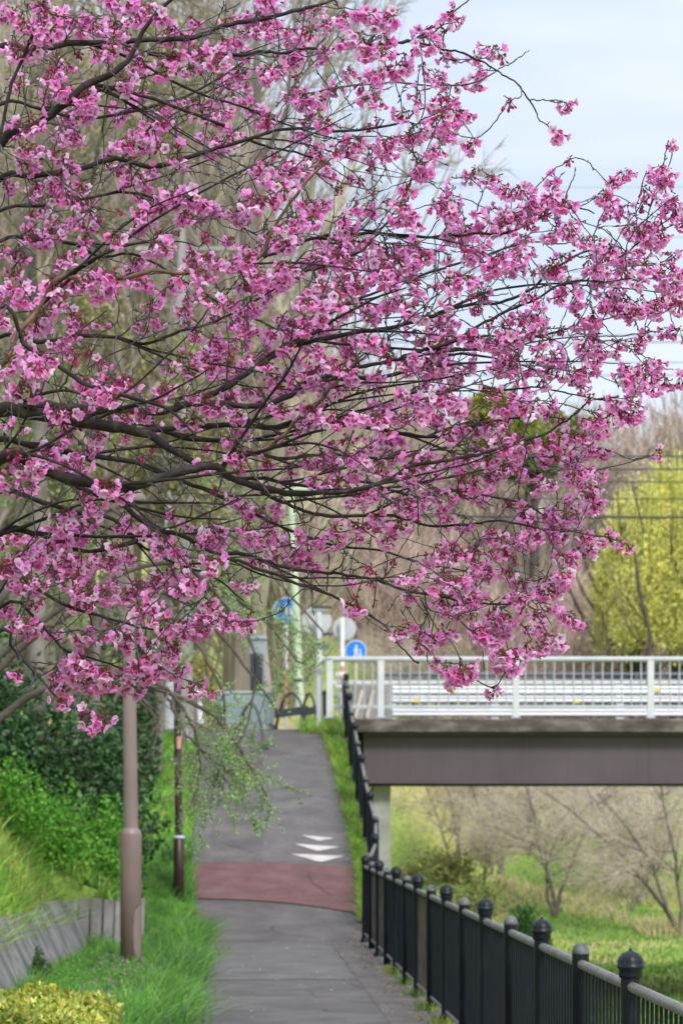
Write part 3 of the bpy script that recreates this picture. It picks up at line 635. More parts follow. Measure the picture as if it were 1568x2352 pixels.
# cables over the road, and thin ones far off in the sky
near_c = [(1048, .02), (1078, .02), (1107, .016), (1146, .014), (1188, .032)]
for k, (py, r) in enumerate(near_c):
    d = 60+k*.25; a = np.array([-2.5, 44, EYE+(HY-py-6)/F*d*.97]); b_ = np.array([26, 60+.2, 0]); 
    z0 = EYE+(HY-py)/F*d; x = np.linspace(-2.6, 26, 40); yv = d+0*x
    zz = z0+.0+((x-8)/30)**2*.5+(.02)*(x-8)*-.1
    o = MB().add(*tubes(np.stack([x, yv, zz], 1), np.full(40, r), 8)).build('power_cable', cable_m, None, True)
    tag(o, ['thin dark cable, topmost of the five crossing before the far trees', 'thin dark cable, second from the top over the yellow willow', 'thin dark cable in the middle of the five over the yellow willow', 'thinnest dark cable just above the thick lowest one', 'thickest and lowest dark cable crossing before the yellow willow'][k], 'cable', 'cables over the bridge road')
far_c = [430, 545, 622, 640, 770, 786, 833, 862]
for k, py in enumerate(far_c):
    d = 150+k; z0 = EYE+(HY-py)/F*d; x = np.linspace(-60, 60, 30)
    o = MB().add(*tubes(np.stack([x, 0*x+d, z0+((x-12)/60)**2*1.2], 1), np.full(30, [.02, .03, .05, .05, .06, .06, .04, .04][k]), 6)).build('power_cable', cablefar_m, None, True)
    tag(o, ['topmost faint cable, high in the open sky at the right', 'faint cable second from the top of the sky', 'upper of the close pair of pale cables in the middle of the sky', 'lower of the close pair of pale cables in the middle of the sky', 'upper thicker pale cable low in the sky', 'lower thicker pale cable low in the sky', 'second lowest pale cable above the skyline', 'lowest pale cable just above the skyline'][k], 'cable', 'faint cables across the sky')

# ------------------------------------------------------------------ left: low wall of concrete slats, verge, bank
lw = thing('retaining_wall', 'low weathered wall of grooved concrete slats along the grass verge', 'wall', (-2.74, 22, 0))
lo = np.array(lw.location); k = 0
def slat(x, y, wd, rz, h):
    m_ = MB(); v, f = box(0, 0, h/2, .08, wd-.018, h+.2); v[:, 0] -= np.maximum(v[:, 2], 0)*.52+RNG.uniform(-.004, .004); m_.add(v, f)
    o = m_.build('slat', wall_m, lw); o.location = np.array((x, y, 0))-lo; o.rotation_euler = (RNG.normal()*.005, RNG.normal()*.012, rz)
    bb = o.modifiers.new('bevel', 'BEVEL'); bb.width = .006; bb.segments = 1
y = 13.5
while y < 27.8:
    wd = RNG.uniform(.10, .22); slat(-2.74, y+wd/2, wd, 0, .56+RNG.uniform(-.004, .006)+(.03 if (k//11) % 2 else 0)); y += wd; k += 1
x = -3.1
while x < -2.3:
    wd = RNG.uniform(.10, .2); slat(x+wd/2, 27.75, wd, -math.pi/2, .56+RNG.uniform(-.01, .02)); x += wd
GR = [(.13, .33, .05), (.20, .44, .07), (.07, .20, .04), (.32, .52, .14), (.10, .30, .10)]
def on_ground(X, Y, dz=0.): return np.stack([X, Y, ground_z(X, Y)+dz], 1)
# grass verge
mb = MB(); n_ = 50000; Y = RNG.uniform(11, 37, n_); lo_x = -2.78; hi = pathL(Y)+.06
X = lo_x+(hi-lo_x)*RNG.random(n_)**.9; uu = X+.0433*Y
lampd = np.exp(-(((X+2.12)/.5)**2+((Y-23.0)/3.0)**2))+.75*np.exp(-(((X+2.15)/.3)**2+((Y-32.5)/1.8)**2)); clump = .5+.5*np.sin(X*9+np.sin(Y*3.1)*2)*np.sin(Y*4.3+X*3)
h = (.10+.16*clump)*np.interp(Y, [11, 36], [1, 1.1])*(1+.7*np.exp(-((uu+.6)/.25)**2)*(np.sin(Y*1.15-1.2) > .1))*(1-.72*lampd)
grass(mb, on_ground(X, Y), h, GR, .0055, .5, leandir=np.array([.25, -.15]))
n2 = 5000; Y = RNG.uniform(17, 33, n2); X = pathL(Y)+RNG.normal(size=n2)*.10-.06
grass(mb, on_ground(X, Y), .32*(.6+.6*(np.sin(Y*1.1-.3) > 0)), GR, .006, .55, leandir=np.array([.45, -.1]))
mb.build('verge_grass', grass_m, None, kind='stuff'); 
# clover and little purple flowers
mb = MB(); n_ = 9000; Y = RNG.uniform(17, 27, n_); X = RNG.uniform(-2.7, -1.75, n_)
scatter(mb, on_ground(X, Y, 0)+np.c_[np.zeros((n_, 2)), RNG.uniform(.02, .11, n_)], .03, [(.12, .30, .05), (.17, .36, .07)], LEAF)
n_ = 420; Y = RNG.uniform(17.5, 24.5, n_); X = RNG.uniform(-1.3, -.65, n_)-.0433*Y
scatter(mb, on_ground(X, Y, 0)+np.c_[np.zeros((n_, 2)), RNG.uniform(.1, .17, n_)], .022, [(.40, .16, .42), (.5, .25, .5)], LEAF)
mb.build('verge_clover', foliage_m, None, kind='stuff')
# bank weeds
mb = MB(); n_ = 26000; Y = RNG.uniform(15, 38, n_); X = np.where(Y < 28, -3.03, -2.42-np.clip(Y-28, 0, 20)*.07)-RNG.random(n_)**1.4*3.0
dry = RNG.random(n_) < (.30+.3*np.sin(X*2.1+Y*1.3))
C = on_ground(X, Y)
grass(mb, C[~dry], .33, [(.20, .42, .06), (.32, .55, .10), (.44, .6, .14), (.13, .32, .05)], .0085, .75, leandir=np.array([.25, -.2]))
grass(mb, C[dry], .24, [(.55, .42, .20), (.45, .38, .15), (.3, .38, .09), (.40, .24, .14)], .006, .9, leandir=np.array([.2, -.2]))
mb.build('bank_grass', grass_m, None, kind='stuff')
def bush(name, label, cat, c, rad, n_, size, cols, m=foliage_m, tmpl=DIAM, lobes=9, axis=None, group=None, stems=10, flat=.6, stemm=darkbark_m, jit=1.0, sl=.35):
    c = np.array(c, float); t = thing(name, label, cat, c, group)
    mb = MB(); rad = np.array(rad, float)
    Lc = RNG.normal(size=(lobes, 3))*.38; Lc[:, 2] = np.abs(Lc[:, 2])*.9+.15; lr = RNG.uniform(.35, .62, lobes)
    k = RNG.integers(0, lobes, n_); d = rand_dirs(n_); rr = RNG.random(n_)**flat
    Pn = Lc[k]+d*(lr[k]*rr)[:, None]; Pn[:, 2] = np.abs(Pn[:, 2]); Pn = Pn[np.linalg.norm(Pn[:, :2], axis=1) < 1.12]
    C = Pn*rad
    scatter(mb, C, size, cols, tmpl, axis=axis, jitter=jit)
    cr_ = mb.build('crown', m, t)
    if stems:
        K = 5; s = np.linspace(0, 1, K)[None, :, None]; end = Lc[RNG.integers(0, lobes, stems)]*rad*1.05
        P = end[:, None]*s*np.array([1, 1, .9])+RNG.normal(size=(stems, K, 3))*.04*rad*s
        mbs = MB().add(*tubes(P, np.full((stems, 1), .03*rad.max()*sl)*np.linspace(1, .35, K)[None], 5))
        Q, R_ = children_of(P, np.full((stems, K), .012*rad.max()*sl), 6, rad.max()*.35, .6, .1, 4)
        mbs.add(*tubes(Q, R_, 4)); mbs.build('stem', stemm, t, True)
    return t
DG = [(.022, .065, .018), (.035, .10, .025), (.08, .19, .045), (.014, .04, .014)]
# dark evergreen hedge shrubs
for i, (px, d, base, rx, rz, lab) in enumerate([(20, 29.5, 1.9, 1.35, 2.0, 'dark glossy evergreen shrub at the left edge above the bank'),
    (140, 31, 1.5, .95, 1.95, 'dark evergreen shrub left of the pinkish lamp post'), (190, 33, 1.3, .68, 1.9, 'dark evergreen shrub right behind the pinkish lamp post'),
    (300, 40.5, 1.0, .42, 2.1, 'dark evergreen shrub between the two lamp posts'), (80, 34, 2.0, 1.7, 2.1, 'taller dark evergreen shrub behind the others at left'), (-110, 27, 2.2, 1.4, 1.8, 'dark evergreen shrub cut by the left edge of the view')]):
    x = (px-CX)/F*d
    bush('evergreen_shrub', lab, 'shrub', (x, d, float(ground_z(x, d))-.2), (rx, rx*.9, rz), 9500, .085, DG, glossy_m, LEAF, 12, group='dark evergreen shrubs above the bank', flat=.45)
# bright weeds at the foot of the shrubs
BG_ = [(.10, .33, .03), (.16, .42, .05), (.24, .48, .08), (.08, .26, .03)]
for i, (px, d, rx, rz, lab) in enumerate([(205, 29.3, .5, 1.0, 'bright green leafy bush nearest to the pinkish lamp post'), (110, 28.4, .7, .85, 'bright green leafy bush in the middle of the bank top'), (5, 27, .6, .6, 'bright green leafy bush at the left edge of the bank top'), (232, 28.6, .3, .8, 'narrow bright green bush trailing down behind the pinkish lamp post')]):
    x = (px-CX)/F*d
    bush('leafy_bush', lab, 'bush', (x, d, float(ground_z(x, d))-.12), (rx, rx, rz), 4200, .05, BG_, foliage_m, LEAF, 9, axis=np.array([0, 0, .6]), group='bright green bushes on the bank', sl=.2)
# yellow variegated hedge in the near left corner
hx = thing('variegated_hedge', 'clipped yellow and green variegated hedge in the near left corner', 'hedge', (-1.72, 12.9, .1))
mb = MB(); n_ = 11000; P = RNG.uniform(-1, 1, (n_, 3)); sh = RNG.random(n_) < .75
P[sh, 2] = RNG.uniform(.75, 1, sh.sum()); C = P*(.52, .75, .30)+(0, 0, .30); C[:, 2] -= .10*np.abs(P[:, 0])**3+.0*P[:, 1]; C[:, 2] += .02*np.sin(C[:, 0]*18)+.02*np.sin(C[:, 1]*14)
scatter(mb, C, .036, [(.50, .50, .07), (.62, .56, .12), (.28, .38, .06), (.18, .30, .05), (.42, .46, .08)], LEAF, axis=np.array([0, -.2, .7]))
mb.build('crown', glossy_m, hx)
mb = MB(); st = RNG.uniform(-1, 1, (40, 2))*(.45, .65); P = np.stack([np.c_[st*.7, np.zeros(40)-.05], np.c_[st*.85, np.full(40, .25)], np.c_[st, np.full(40, .5)]], 1)
mb.add(*tubes(P, np.full((40, 3), .007), 4)); mb.build('stem', darkbark_m, hx)
# small weed on the low wall, and one tan stalk
bush('wall_weed', 'small dark weed growing out of the low slat wall', 'weed', (-2.72, 22.6, .12), (.12, .22, .24), 600, .035, [(.05, .13, .04), (.1, .2, .06)], foliage_m, LEAF, 5, sl=.15)
# weeds strip between sloping path and fence
mb = MB(); n_ = 8000; Y = RNG.uniform(33, 47.5, n_); t_ = RNG.random(n_); a = pathR(Y)-.1; b_ = np.minimum(fenceX(Y), .3)+.05; X = a*(1-t_)+b_*t_
X = np.where(Y > 45, RNG.uniform(-.75, .1, n_), X)
grass(mb, np.stack([X, Y, prof(Y)], 1), np.where(Y > 44, .28, .17), [(.22, .46, .06), (.33, .55, .10), (.14, .34, .05), (.45, .50, .12)], .01, .6)
mb.build('fence_weeds', grass_m, None, kind='stuff')
mb = MB(); n_ = 500; Y = 31.4-1.5*RNG.integers(4, 9, n_)+RNG.normal(size=n_)*.12; X = 1.66-.0433*Y+RNG.normal(size=n_)*.05-.03
grass(mb, np.stack([X, Y, 0*X], 1), .10, [(.4, .45, .08), (.2, .4, .06)], .005, .5); n_ = 10
mb.build('kerb_weeds', grass_m, None, kind='stuff')
# left verge beside the sloping path
mb = MB(); n_ = 9000; Y = RNG.uniform(35, 46, n_); X = pathL(Y)-RNG.random(n_)*1.6+.06
grass(mb, on_ground(X, Y), .17, [(.17, .40, .05), (.27, .5, .09), (.12, .3, .05)], .012, .5)
mb.build('slope_grass', grass_m, None, kind='stuff')
# fallen petals on path
mb = MB(); n_ = 160; Y = RNG.uniform(18, 40, n_); t_ = RNG.random(n_); X = pathL(Y)*(1-t_)+pathR(Y)*t_
scatter(mb, np.stack([X, Y, prof(Y)+.012], 1), .016, [(.55, .5, .48), (.7, .55, .6), (.4, .33, .25)], LEAF, jitter=.2, axis=np.array([1, 0, 0]))
n_ = 1500; Y = RNG.uniform(18, 44, n_); e_ = RNG.random(n_) < .5; X = np.where(e_, pathL(Y)+np.abs(RNG.normal(size=n_))*.12, np.minimum(pathR(Y), fenceX(Y))-.05-np.abs(RNG.normal(size=n_))*.14)
scatter(mb, np.stack([X, Y, prof(Y)+.012], 1), .022, [(.30, .22, .13), (.2, .14, .09), (.42, .34, .2), (.14, .11, .07)], LEAF, jitter=.25, axis=np.array([1, 0, 0]))
mb.build('fallen_petals', foliage_m, None, kind='stuff')
# lawn tufts
mb = MB(); n_ = 26000; Y = 28+RNG.random(n_)**1.1*90; X = 1.8+RNG.random(n_)*(Y*.16+.3); ok = X > fenceX(Y)+.5; X, Y = X[ok], Y[ok]
grass(mb, on_ground(X, Y), .16, [(.13, .32, .035), (.2, .42, .05), (.28, .42, .08), (.09, .25, .04)], .022, .6, seg=2)
n_ = 9000; Y = RNG.uniform(74, 100, n_); X = RNG.uniform(.5, 16, n_); ok = (np.sin(X*.8+2)*np.sin(Y*.31) > -.1); X, Y = X[ok], Y[ok]
grass(mb, on_ground(X, Y), .5, [(.55, .46, .27), (.62, .52, .34), (.42, .40, .15)], .03, .7, seg=2)
mb.build('lawn_grass', grass_m, None, kind='stuff')

# ------------------------------------------------------------------ trees and woods behind
def tree(name, label, base, H, r, levels, twigcol, leafc=None, nleaf=0, lsize=.05, lean=(0, 0), up=.1, trunkm=greybark_m, group=None, axis=None, tfrac=1.0, spread=1.0, cat='tree', multi=1, leaf_up=0, twig_up=None, lm=foliage_m):
    base = np.array(base, float); t = thing(name, label, cat, base, group)
    P0 = []
    for q in range(multi):
        s = np.linspace(0, 1, 7)[:, None]; ln = np.array(lean)+(RNG.normal(size=2)*.35 if multi > 1 else 0)
        P0.append(np.c_[ln[0]*H*s**1.5, ln[1]*H*s**1.5, s*H*tfrac]+np.cumsum(RNG.normal(size=(7, 3))*.018*H, 0)*(s > 0))
    P = np.array(P0); R = np.tile(r*np.linspace(1, .3, 7), (multi, 1))
    m0 = MB().add(*tubes(P, R, 10)); levs = [(P, R)]
    for li, (cnt, ln, an, up_) in enumerate(levels):
        P, R = children_of(P, R, cnt, ln, an, up_, K=6 if li < 2 else 4, rr=.55, tmin=.3 if li == 0 else .12, wig=.12, rmin=.004*H/6)
        levs.append((P, R))
        if li == 0: m0.add(*tubes(P, R, 7))
    m0.build('trunk', trunkm, t, True)
    mc = MB()
    for P_, R_ in levs[2:]:
        cc = np.array(twigcol)*RNG.uniform(.75, 1.25, (len(P_), 1)); v, f = tubes(P_, R_, 3 if P_ is levs[-1][0] else 4)
        mc.add(v, f, 0, np.repeat(cc, len(v)//len(P_), 0))
    if nleaf:
        P_ = levs[-1][0]; k = RNG.integers(0, len(P_), nleaf); tt = RNG.random(nleaf)*(P_.shape[1]-1.001); a = tt.astype(int); fr_ = (tt-a)[:, None]
        C = P_[k, a]*(1-fr_)+P_[k, a+1]*fr_
        scatter(mc, C, lsize, leafc, axis=axis, m=1)
    mc.build('crown', [twigcol_m, lm], t)
    return t
GB = (.30, .255, .22)
def gp(px, d): x = (px-CX)/F*d; return (x, d, float(ground_z(x, d)))
# big bare trees at left behind the blossom
tree('bare_tree', 'tall bare grey tree rising behind the blossom at the far left', gp(120, 30), 12.5, .13, [(9, 4.4, .7, .12), (9, 2.0, .7, .05), (9, .95, .6, 0), (5, .4, .5, 0)], GB, [(.30, .30, .11), (.36, .33, .16)], 6000, .05, lean=(.04, 0), trunkm=greybark_m, group='tall trees at the left')
tree('bare_tree', 'tall bare brown tree with fine twigs reaching into the sky at upper middle', gp(345, 45), 17, .14, [(11, 5.0, .62, .25), (9, 2.4, .6, .1), (9, 1.1, .55, .05), (4, .45, .5, 0)], (.33, .285, .25), [(.45, .45, .25), (.5, .46, .28)], 5000, .045, lean=(.07, 0), trunkm=greybark_m, group='tall trees at the left', tfrac=.95)
tree('budding_tree', 'olive budding tree behind the middle of the blossom', gp(360, 41), 9.8, .08, [(10, 3.0, .75, .1), (10, 1.5, .7, -.1), (9, .7, .6, -.15)], (.16, .145, .10), [(.32, .31, .13), (.45, .42, .2), (.2, .22, .08)], 13000, .085, trunkm=greybark_m, group='leafy trees at the left')
tree('budding_tree', 'olive green tree with small leaves above the dark shrubs', gp(215, 33.5), 6.9, .08, [(10, 2.4, .8, .0), (10, 1.3, .7, -.2), (9, .6, .6, -.2)], (.14, .13, .10), [(.24, .31, .12), (.36, .42, .2), (.45, .45, .23)], 15000, .06, trunkm=greybark_m, group='leafy trees at the left')
# pale leafy shrub leaning over the path from the left
ls = thing('leafy_shrub', 'pale green small leaved tree drooping over the path in front of the signs', 'shrub', PX(-200, 2050, 20)*(1, 1, 0)+(0, 0, float(ground_z(PX(-200, 0, 20)[0], 20))-.1))
lso = np.array(ls.location); P = pline([(*lso, .09), (*PX(-180, 1850, 20), .07), (*PX(-170, 1650, 20), .055)], 8); MB().add(*tubes(P[:, :3]-lso, P[:, 3], 10)).build('trunk', greybark_m, ls, True)
LP_, LR_ = [], []; mbt = MB()
for q, dd in (([(-170,1800,22),(0,1650,18),(120,1570,16),(230,1545,14),(380,1592,11),(490,1640,9),(560,1740,6),(612,1830,4)], 19.5), ([(-170,1700,20),(100,1450,15),(300,1350,13),(450,1400,10),(560,1520,7),(640,1640,4)], 20.5),
    ([(-170,1650,22),(60,1300,16),(250,1170,13),(400,1150,10),(520,1220,8),(640,1340,6),(740,1450,4)], 21), ([(-170,1660,18),(150,1390,14),(380,1290,11),(510,1380,8),(590,1520,6),(560,1700,4)], 19), ([(60,1300,12),(300,1060,9),(450,1080,7),(560,1190,6),(640,1250,4)], 22),
    ([(230,1545,12),(350,1560,9),(430,1640,8),(460,1760,5),(440,1850,3)], 19), ([(300,1350,10),(420,1440,8),(500,1560,7),(520,1680,5),(500,1790,3)], 20), ([(250,1170,9),(380,1230,8),(470,1330,7),(600,1420,5),(700,1530,3)], 20.5), ([(380,1592,7),(440,1700,5),(540,1780,3)], 20)):
    P = pline(spine(q, dd), 24); P[:, :3] += RNG.normal(size=(24, 3))*.008; mbt.add(*tubes(P[:, :3]-lso, P[:, 3], 8)); LP_.append(P[8:, :3]-lso); LR_.append(P[8:, 3])
mbt.build('branch', darkbark_m, ls, True)
LPa, LRa = np.array(LP_), np.array(LR_)
Q, Rq = children_of(LPa, LRa, 15, .55, .8, -.08, 5, .5, .0, .10); Q2, R2 = children_of(Q, Rq, 7, .28, .8, -.07, 4, .6, .1, .12, rmin=.0022)
mc = MB(); v, f = tubes(Q, Rq, 4); mc.add(v, f, 0, (.15, .125, .105)); v, f = tubes(Q2, R2, 3); mc.add(v, f, 0, (.17, .14, .12))
n_ = 30000; k = RNG.integers(0, len(Q2), n_); tt = RNG.random(n_)*2.99; a = tt.astype(int); fr_ = (tt-a)[:, None]; C = Q2[k, a]*(1-fr_)+Q2[k, a+1]*fr_+RNG.normal(size=(n_, 3))*.006
C = C[(C[:, 0]+lso[0]) > (395+RNG.random(n_)*110-CX)/F*20]
scatter(mc, C, .021, [(.24, .40, .13), (.34, .50, .20), (.15, .27, .08), (.44, .55, .28)], m=1); mc.build('crown', [twigcol_m, foliage_m], ls)
# wood far behind: hundreds of bare trees reading as one mass
def wood(name, n_trees, fx, hmin, hmax, cols, nst, rtw, seed_y=None, twl=.2):
    mb = MB(); XY = fx(n_trees); H = RNG.uniform(hmin, hmax, n_trees); B = np.c_[XY, ground_z(XY[:, 0], XY[:, 1])]
    s = np.linspace(0, 1, 4)[None, :, None]
    top = B+np.c_[RNG.normal(size=(n_trees, 2))*.05*H[:, None], H]
    P = B[:, None]*(1-s)+top[:, None]*s; cc = np.array(cols)[RNG.integers(0, len(cols), n_trees)]*RNG.uniform(.8, 1.2, (n_trees, 1))
    R = (H*.011)[:, None]*np.linspace(1, .3, 4)[None]; v, f = tubes(P, R, 4); mb.add(v, f, 0, np.repeat(cc*.8, 16, 0))
    Q, Rq = children_of(P, R, 14, 1, .62, .35, 4, .5, .25, .1); 
    Q = Q[:, :1]+(Q-Q[:, :1])*(np.repeat(H, 14)*.34)[:, None, None]
    v, f = tubes(Q, Rq, 3); mb.add(v, f, 0, np.repeat(np.repeat(cc*.9, 14, 0), 12, 0))
    Q2, R2 = children_of(Q, Rq, nst, 1, .7, .2, 3, .6, .1, .12, rmin=rtw)
    Q2 = Q2[:, :1]+(Q2-Q2[:, :1])*(np.repeat(H, 14*nst)*twl)[:, None, None]; cc2 = np.repeat(cc, 14*nst, 0)*RNG.uniform(.7, 1.35, (len(Q2), 1))
    v, f = tubes(Q2, R2, 3); mb.add(v, f, 0, np.repeat(cc2, 9, 0))
    o = mb.build(name, twigcol_m, None, kind='stuff'); return o
BR = [(.38, .31, .265), (.42, .345, .29), (.33, .27, .22), (.45, .36, .31)]
def f_hill(n_): Y = RNG.uniform(132, 184, n_); X = RNG.uniform(-.14, .17, n_)*Y+RNG.normal(size=n_)*2; return np.c_[X, Y]
wood('bare_woodland', 250, f_hill, 9, 13.5, BR+[(.30, .28, .17)], 12, .035)
def f_mid(n_): Y = RNG.uniform(66, 100, n_); X = RNG.uniform(-.12, .085, n_)*Y; ok = X > -6; return np.c_[X, Y]
def f_left(n_): Y = RNG.uniform(56, 84, n_); X = -1.6-RNG.random(n_)*Y*.13; return np.c_[X, Y]
wood('left_woodland', 60, f_left, 12, 20, [(.36, .30, .26), (.40, .33, .285), (.34, .31, .22)], 13, .02, twl=.17)
def thicket(n_): Y = RNG.uniform(109, 134, n_); X = RNG.uniform(-2.4, 10.4, n_)*Y/70; return np.c_[X, Y]
tk = wood('bramble_thicket', 190, thicket, 4.5, 7.8, [(.42, .32, .28), (.46, .37, .31), (.50, .37, .33), (.36, .28, .235)], 10, .022, twl=.26)
# evergreen on the skyline and yellow willows
def crown_tree(name, label, px, d, top_py, base_py, hw_px, cols, n_, size, lobes=14, m=foliage_m, group=None, axis=None, zb0=None):
    x = (px-CX)/F*d; z1_ = EYE+(HY-top_py)/F*d; z0_ = EYE+(HY-base_py)/F*d; hw = hw_px/F*d
    t = thing(name, label, 'tree', (x, d, float(ground_z(x, d))), group); g0 = float(ground_z(x, d))
    mb = MB(); Lc = RNG.uniform(-1, 1, (lobes, 3)); Lc[:, :2] *= (1-.55*np.clip(Lc[:, 2:3], 0, 1)); lr = RNG.uniform(.28, .45, lobes)
    k = RNG.integers(0, lobes, n_); P = Lc[k]*.8+rand_dirs(n_)*(lr[k]*RNG.random(n_)**.4)[:, None]
    C = P*(hw, hw, (z1_-z0_)/2)+(0, 0, (z1_+z0_)/2-g0)
    scatter(mb, C, size, cols, axis=axis); mb.build('crown', m, t)
    H = (z1_+z0_)/2-g0; s = np.linspace(0, 1, 5)
    mt = MB(); P0 = np.array([np.c_[.3*np.sin(s*2), 0*s, s*H*1.02]]); R0 = np.linspace(.03*H, .01*H, 5)[None]; mt.add(*tubes(P0, R0, 8))
    Q, Rq = children_of(P0, R0, 14, hw*.75, .8, .1, 5, tmin=.7); mt.add(*tubes(Q, Rq, 5)); mt.build('trunk', darkbark_m, t, True)
    return t
crown_tree('evergreen_tree', 'olive green evergreen with a domed crown on the skyline', 1150, 150, 915, 1150, 115, [(.30, .34, .06), (.40, .40, .07), (.20, .26, .05)], 19000, .5, group='evergreens on the skyline')
crown_tree('evergreen_tree', 'smaller olive evergreen on the skyline right of the domed one', 1290, 158, 940, 1130, 70, [(.33, .36, .1), (.4, .38, .13), (.22, .26, .08)], 7000, .5, group='evergreens on the skyline')
crown_tree('evergreen_tree', 'dark green evergreen on the hill below the domed skyline one', 1215, 135, 1000, 1090, 70, [(.12, .2, .05), (.2, .26, .06)], 4500, .45, group='evergreens on the skyline')
def willow(label, px, d, top_py, base_py, hw_px, n_):
    x = (px-CX)/F*d; g0 = float(ground_z(x, d)); H = EYE+(HY-top_py)/F*d-g0; hw = hw_px/F*d; bot = EYE+(HY-base_py)/F*d-g0
    t = thing('willow_tree', label, 'willow', (x, d, g0), 'yellow willows beyond the bridge')
    s = np.linspace(0, 1, 6); P0 = np.array([np.c_[.04*H*np.sin(s*3), 0*s, s*H*.7]]); R0 = np.linspace(.03*H, .008*H, 6)[None]
    m0 = MB().add(*tubes(P0, R0, 9)); Q, Rq = children_of(P0, R0, 16, H*.5, .55, .2, 5, tmin=.35); m0.add(*tubes(Q, Rq, 6)); m0.build('trunk', darkbark_m, t, True)
    mb = MB(); a = RNG.uniform(0, 2*np.pi, n_); r = np.sqrt(RNG.random(n_)); ztop = H*(1-.35*r**2)*(1+.05*np.sin(a*5))-RNG.random(n_)*H*.25
    L = RNG.uniform(.3, .95, n_)*(ztop-bot); K = 5; q = np.linspace(0, 1, K)[None]
    X = (hw*r*np.cos(a))[:, None]*(1+.08*q); Yy = (hw*r*np.sin(a))[:, None]*(1+.08*q); Z = ztop[:, None]-L[:, None]*q**1.3
    P = np.stack([X+RNG.normal(size=X.shape)*.05, Yy, Z], -1); pal = np.array([(.84, .80, .22), (.90, .87, .32), (.76, .77, .24), (.66, .70, .24)])
    cc = pal[RNG.integers(0, 4, n_)]*RNG.uniform(.75, 1.2, (n_, 1)); v, f = tubes(P, np.full((n_, K), .022), 3); mb.add(v, f, 0, np.repeat(cc, 15, 0))
    idx = RNG.integers(0, n_, n_*18); kk = RNG.integers(0, K-1, n_*18); C = P[idx, kk]*(1-.5)+P[idx, kk+1]*.5+RNG.normal(size=(n_*18, 3))*.30
    scatter(mb, C, .12, pal*1.12, axis=np.array([0, 0, -.5])); mb.build('crown', foliage_m, t)
willow('bright yellow green weeping willow at the right edge behind the cables', 1530, 106, 1035, 1440, 115, 2200)
willow('yellow green willow left of the bright one, lower and paler', 1430, 109, 1110, 1340, 62, 1000)
willow('limy willow cut by the right edge of the view', 1640, 104, 1120, 1480, 110, 1000)
# dark branching trees in front of the willow
tree('bare_tree', 'dark bare tree with crooked limbs before the yellow willow', gp(1520, 103), 11.0, .17, [(8, 2.8, .7, .25), (8, 1.3, .6, .1), (7, .7, .5, 0)], (.13, .095, .075), lean=(-.08, 0), trunkm=darkbark_m, group='dark bare trees on the far bank')
tree('bare_tree', 'dark leaning bare tree left of the willow reaching toward the blossom', gp(1490, 101), 10.0, .14, [(8, 2.4, .6, .2), (8, 1.2, .6, .1), (6, .6, .5, 0)], (.15, .11, .09), lean=(-.22, 0), trunkm=darkbark_m, group='dark bare trees on the far bank')
# grey-tan bare riverside trees under the bridge
TN = (.62, .53, .47)
for i, (px, d, H, ln, lab) in enumerate([(1275, 80, 4.6, (.1, 0), 'spreading grey bare tree in the centre of the view under the bridge'), (1150, 92, 5.2, (-.12, 0), 'paler bare tree left of the central one under the bridge'), (1560, 76, 4.4, (-.04, 0), 'bare tree at the right edge under the bridge with low forking limbs'), (1390, 96, 5.2, (.05, 0), 'hazy bare tree between the central and right ones under the bridge'), (1060, 100, 4.5, (-.1, 0), 'distant bare tree nearest the pier under the bridge'), (1215, 104, 4.4, (.05, 0), 'low tan tree behind the central one under the bridge'), (1470, 92, 4.2, (.1, 0), 'low pinkish tan tree right of centre under the bridge'), (960, 108, 4.0, (.1, 0), 'small far tree just right of the pier')]):
    tree('riverside_tree', lab, gp(px, d), H, .075, [(13, H*.55, 1.05, .1), (13, H*.3, .75, .0), (11, H*.15, .7, -.05)], TN, [(.42, .42, .18), (.5, .46, .26)], 2500, .09, lean=ln, trunkm=greybark_m, multi=3, group='bare riverside trees under the bridge')
for i, (px, d, rx, rz, lab) in enumerate([(1060, 74, 1.6, 1.7, 'round olive green bush near the pier'), (1185, 70, .9, .75, 'low dark green bush on the lawn below the first fence posts'), (1000, 84, 1.2, 1.2, 'small yellowish bush just right of the pier')]):
    x, y_, z_ = gp(px, d)
    bush('riverside_bush', lab, 'bush', (x, y_, z_-.1), (rx, rx, rz), 3500, .12, [(.14, .19, .06), (.24, .27, .09), (.36, .34, .13)] if i != 1 else [(.05, .14, .04), (.08, .2, .05)], foliage_m, DIAM, 9, group='bushes on the river lawn', sl=.4)
for i, (px, d, lab) in enumerate([(1450, 88, 'low tan twiggy bush between the riverside trees at the right'), (1110, 84, 'low tan twiggy bush beside the round olive bush')]):
    tree('riverside_bush', lab, gp(px, d), 1.6, .03, [(16, 1.5, 1.1, .25), (14, .8, .8, .1), (8, .4, .7, 0)], (.62, .52, .44), [(.45, .42, .2), (.55, .48, .3)], 1500, .06, trunkm=greybark_m, multi=4, cat='bush', group='bare bushes on the river lawn')
x, y_, z_ = gp(450, 55); bush('yellow_bush', 'small yellow bush behind the white pipe gate', 'bush', (x, y_, 4.6), (.5, .5, .5), 1200, .08, [(.60, .45, .03), (.5, .42, .06)], sl=.3)

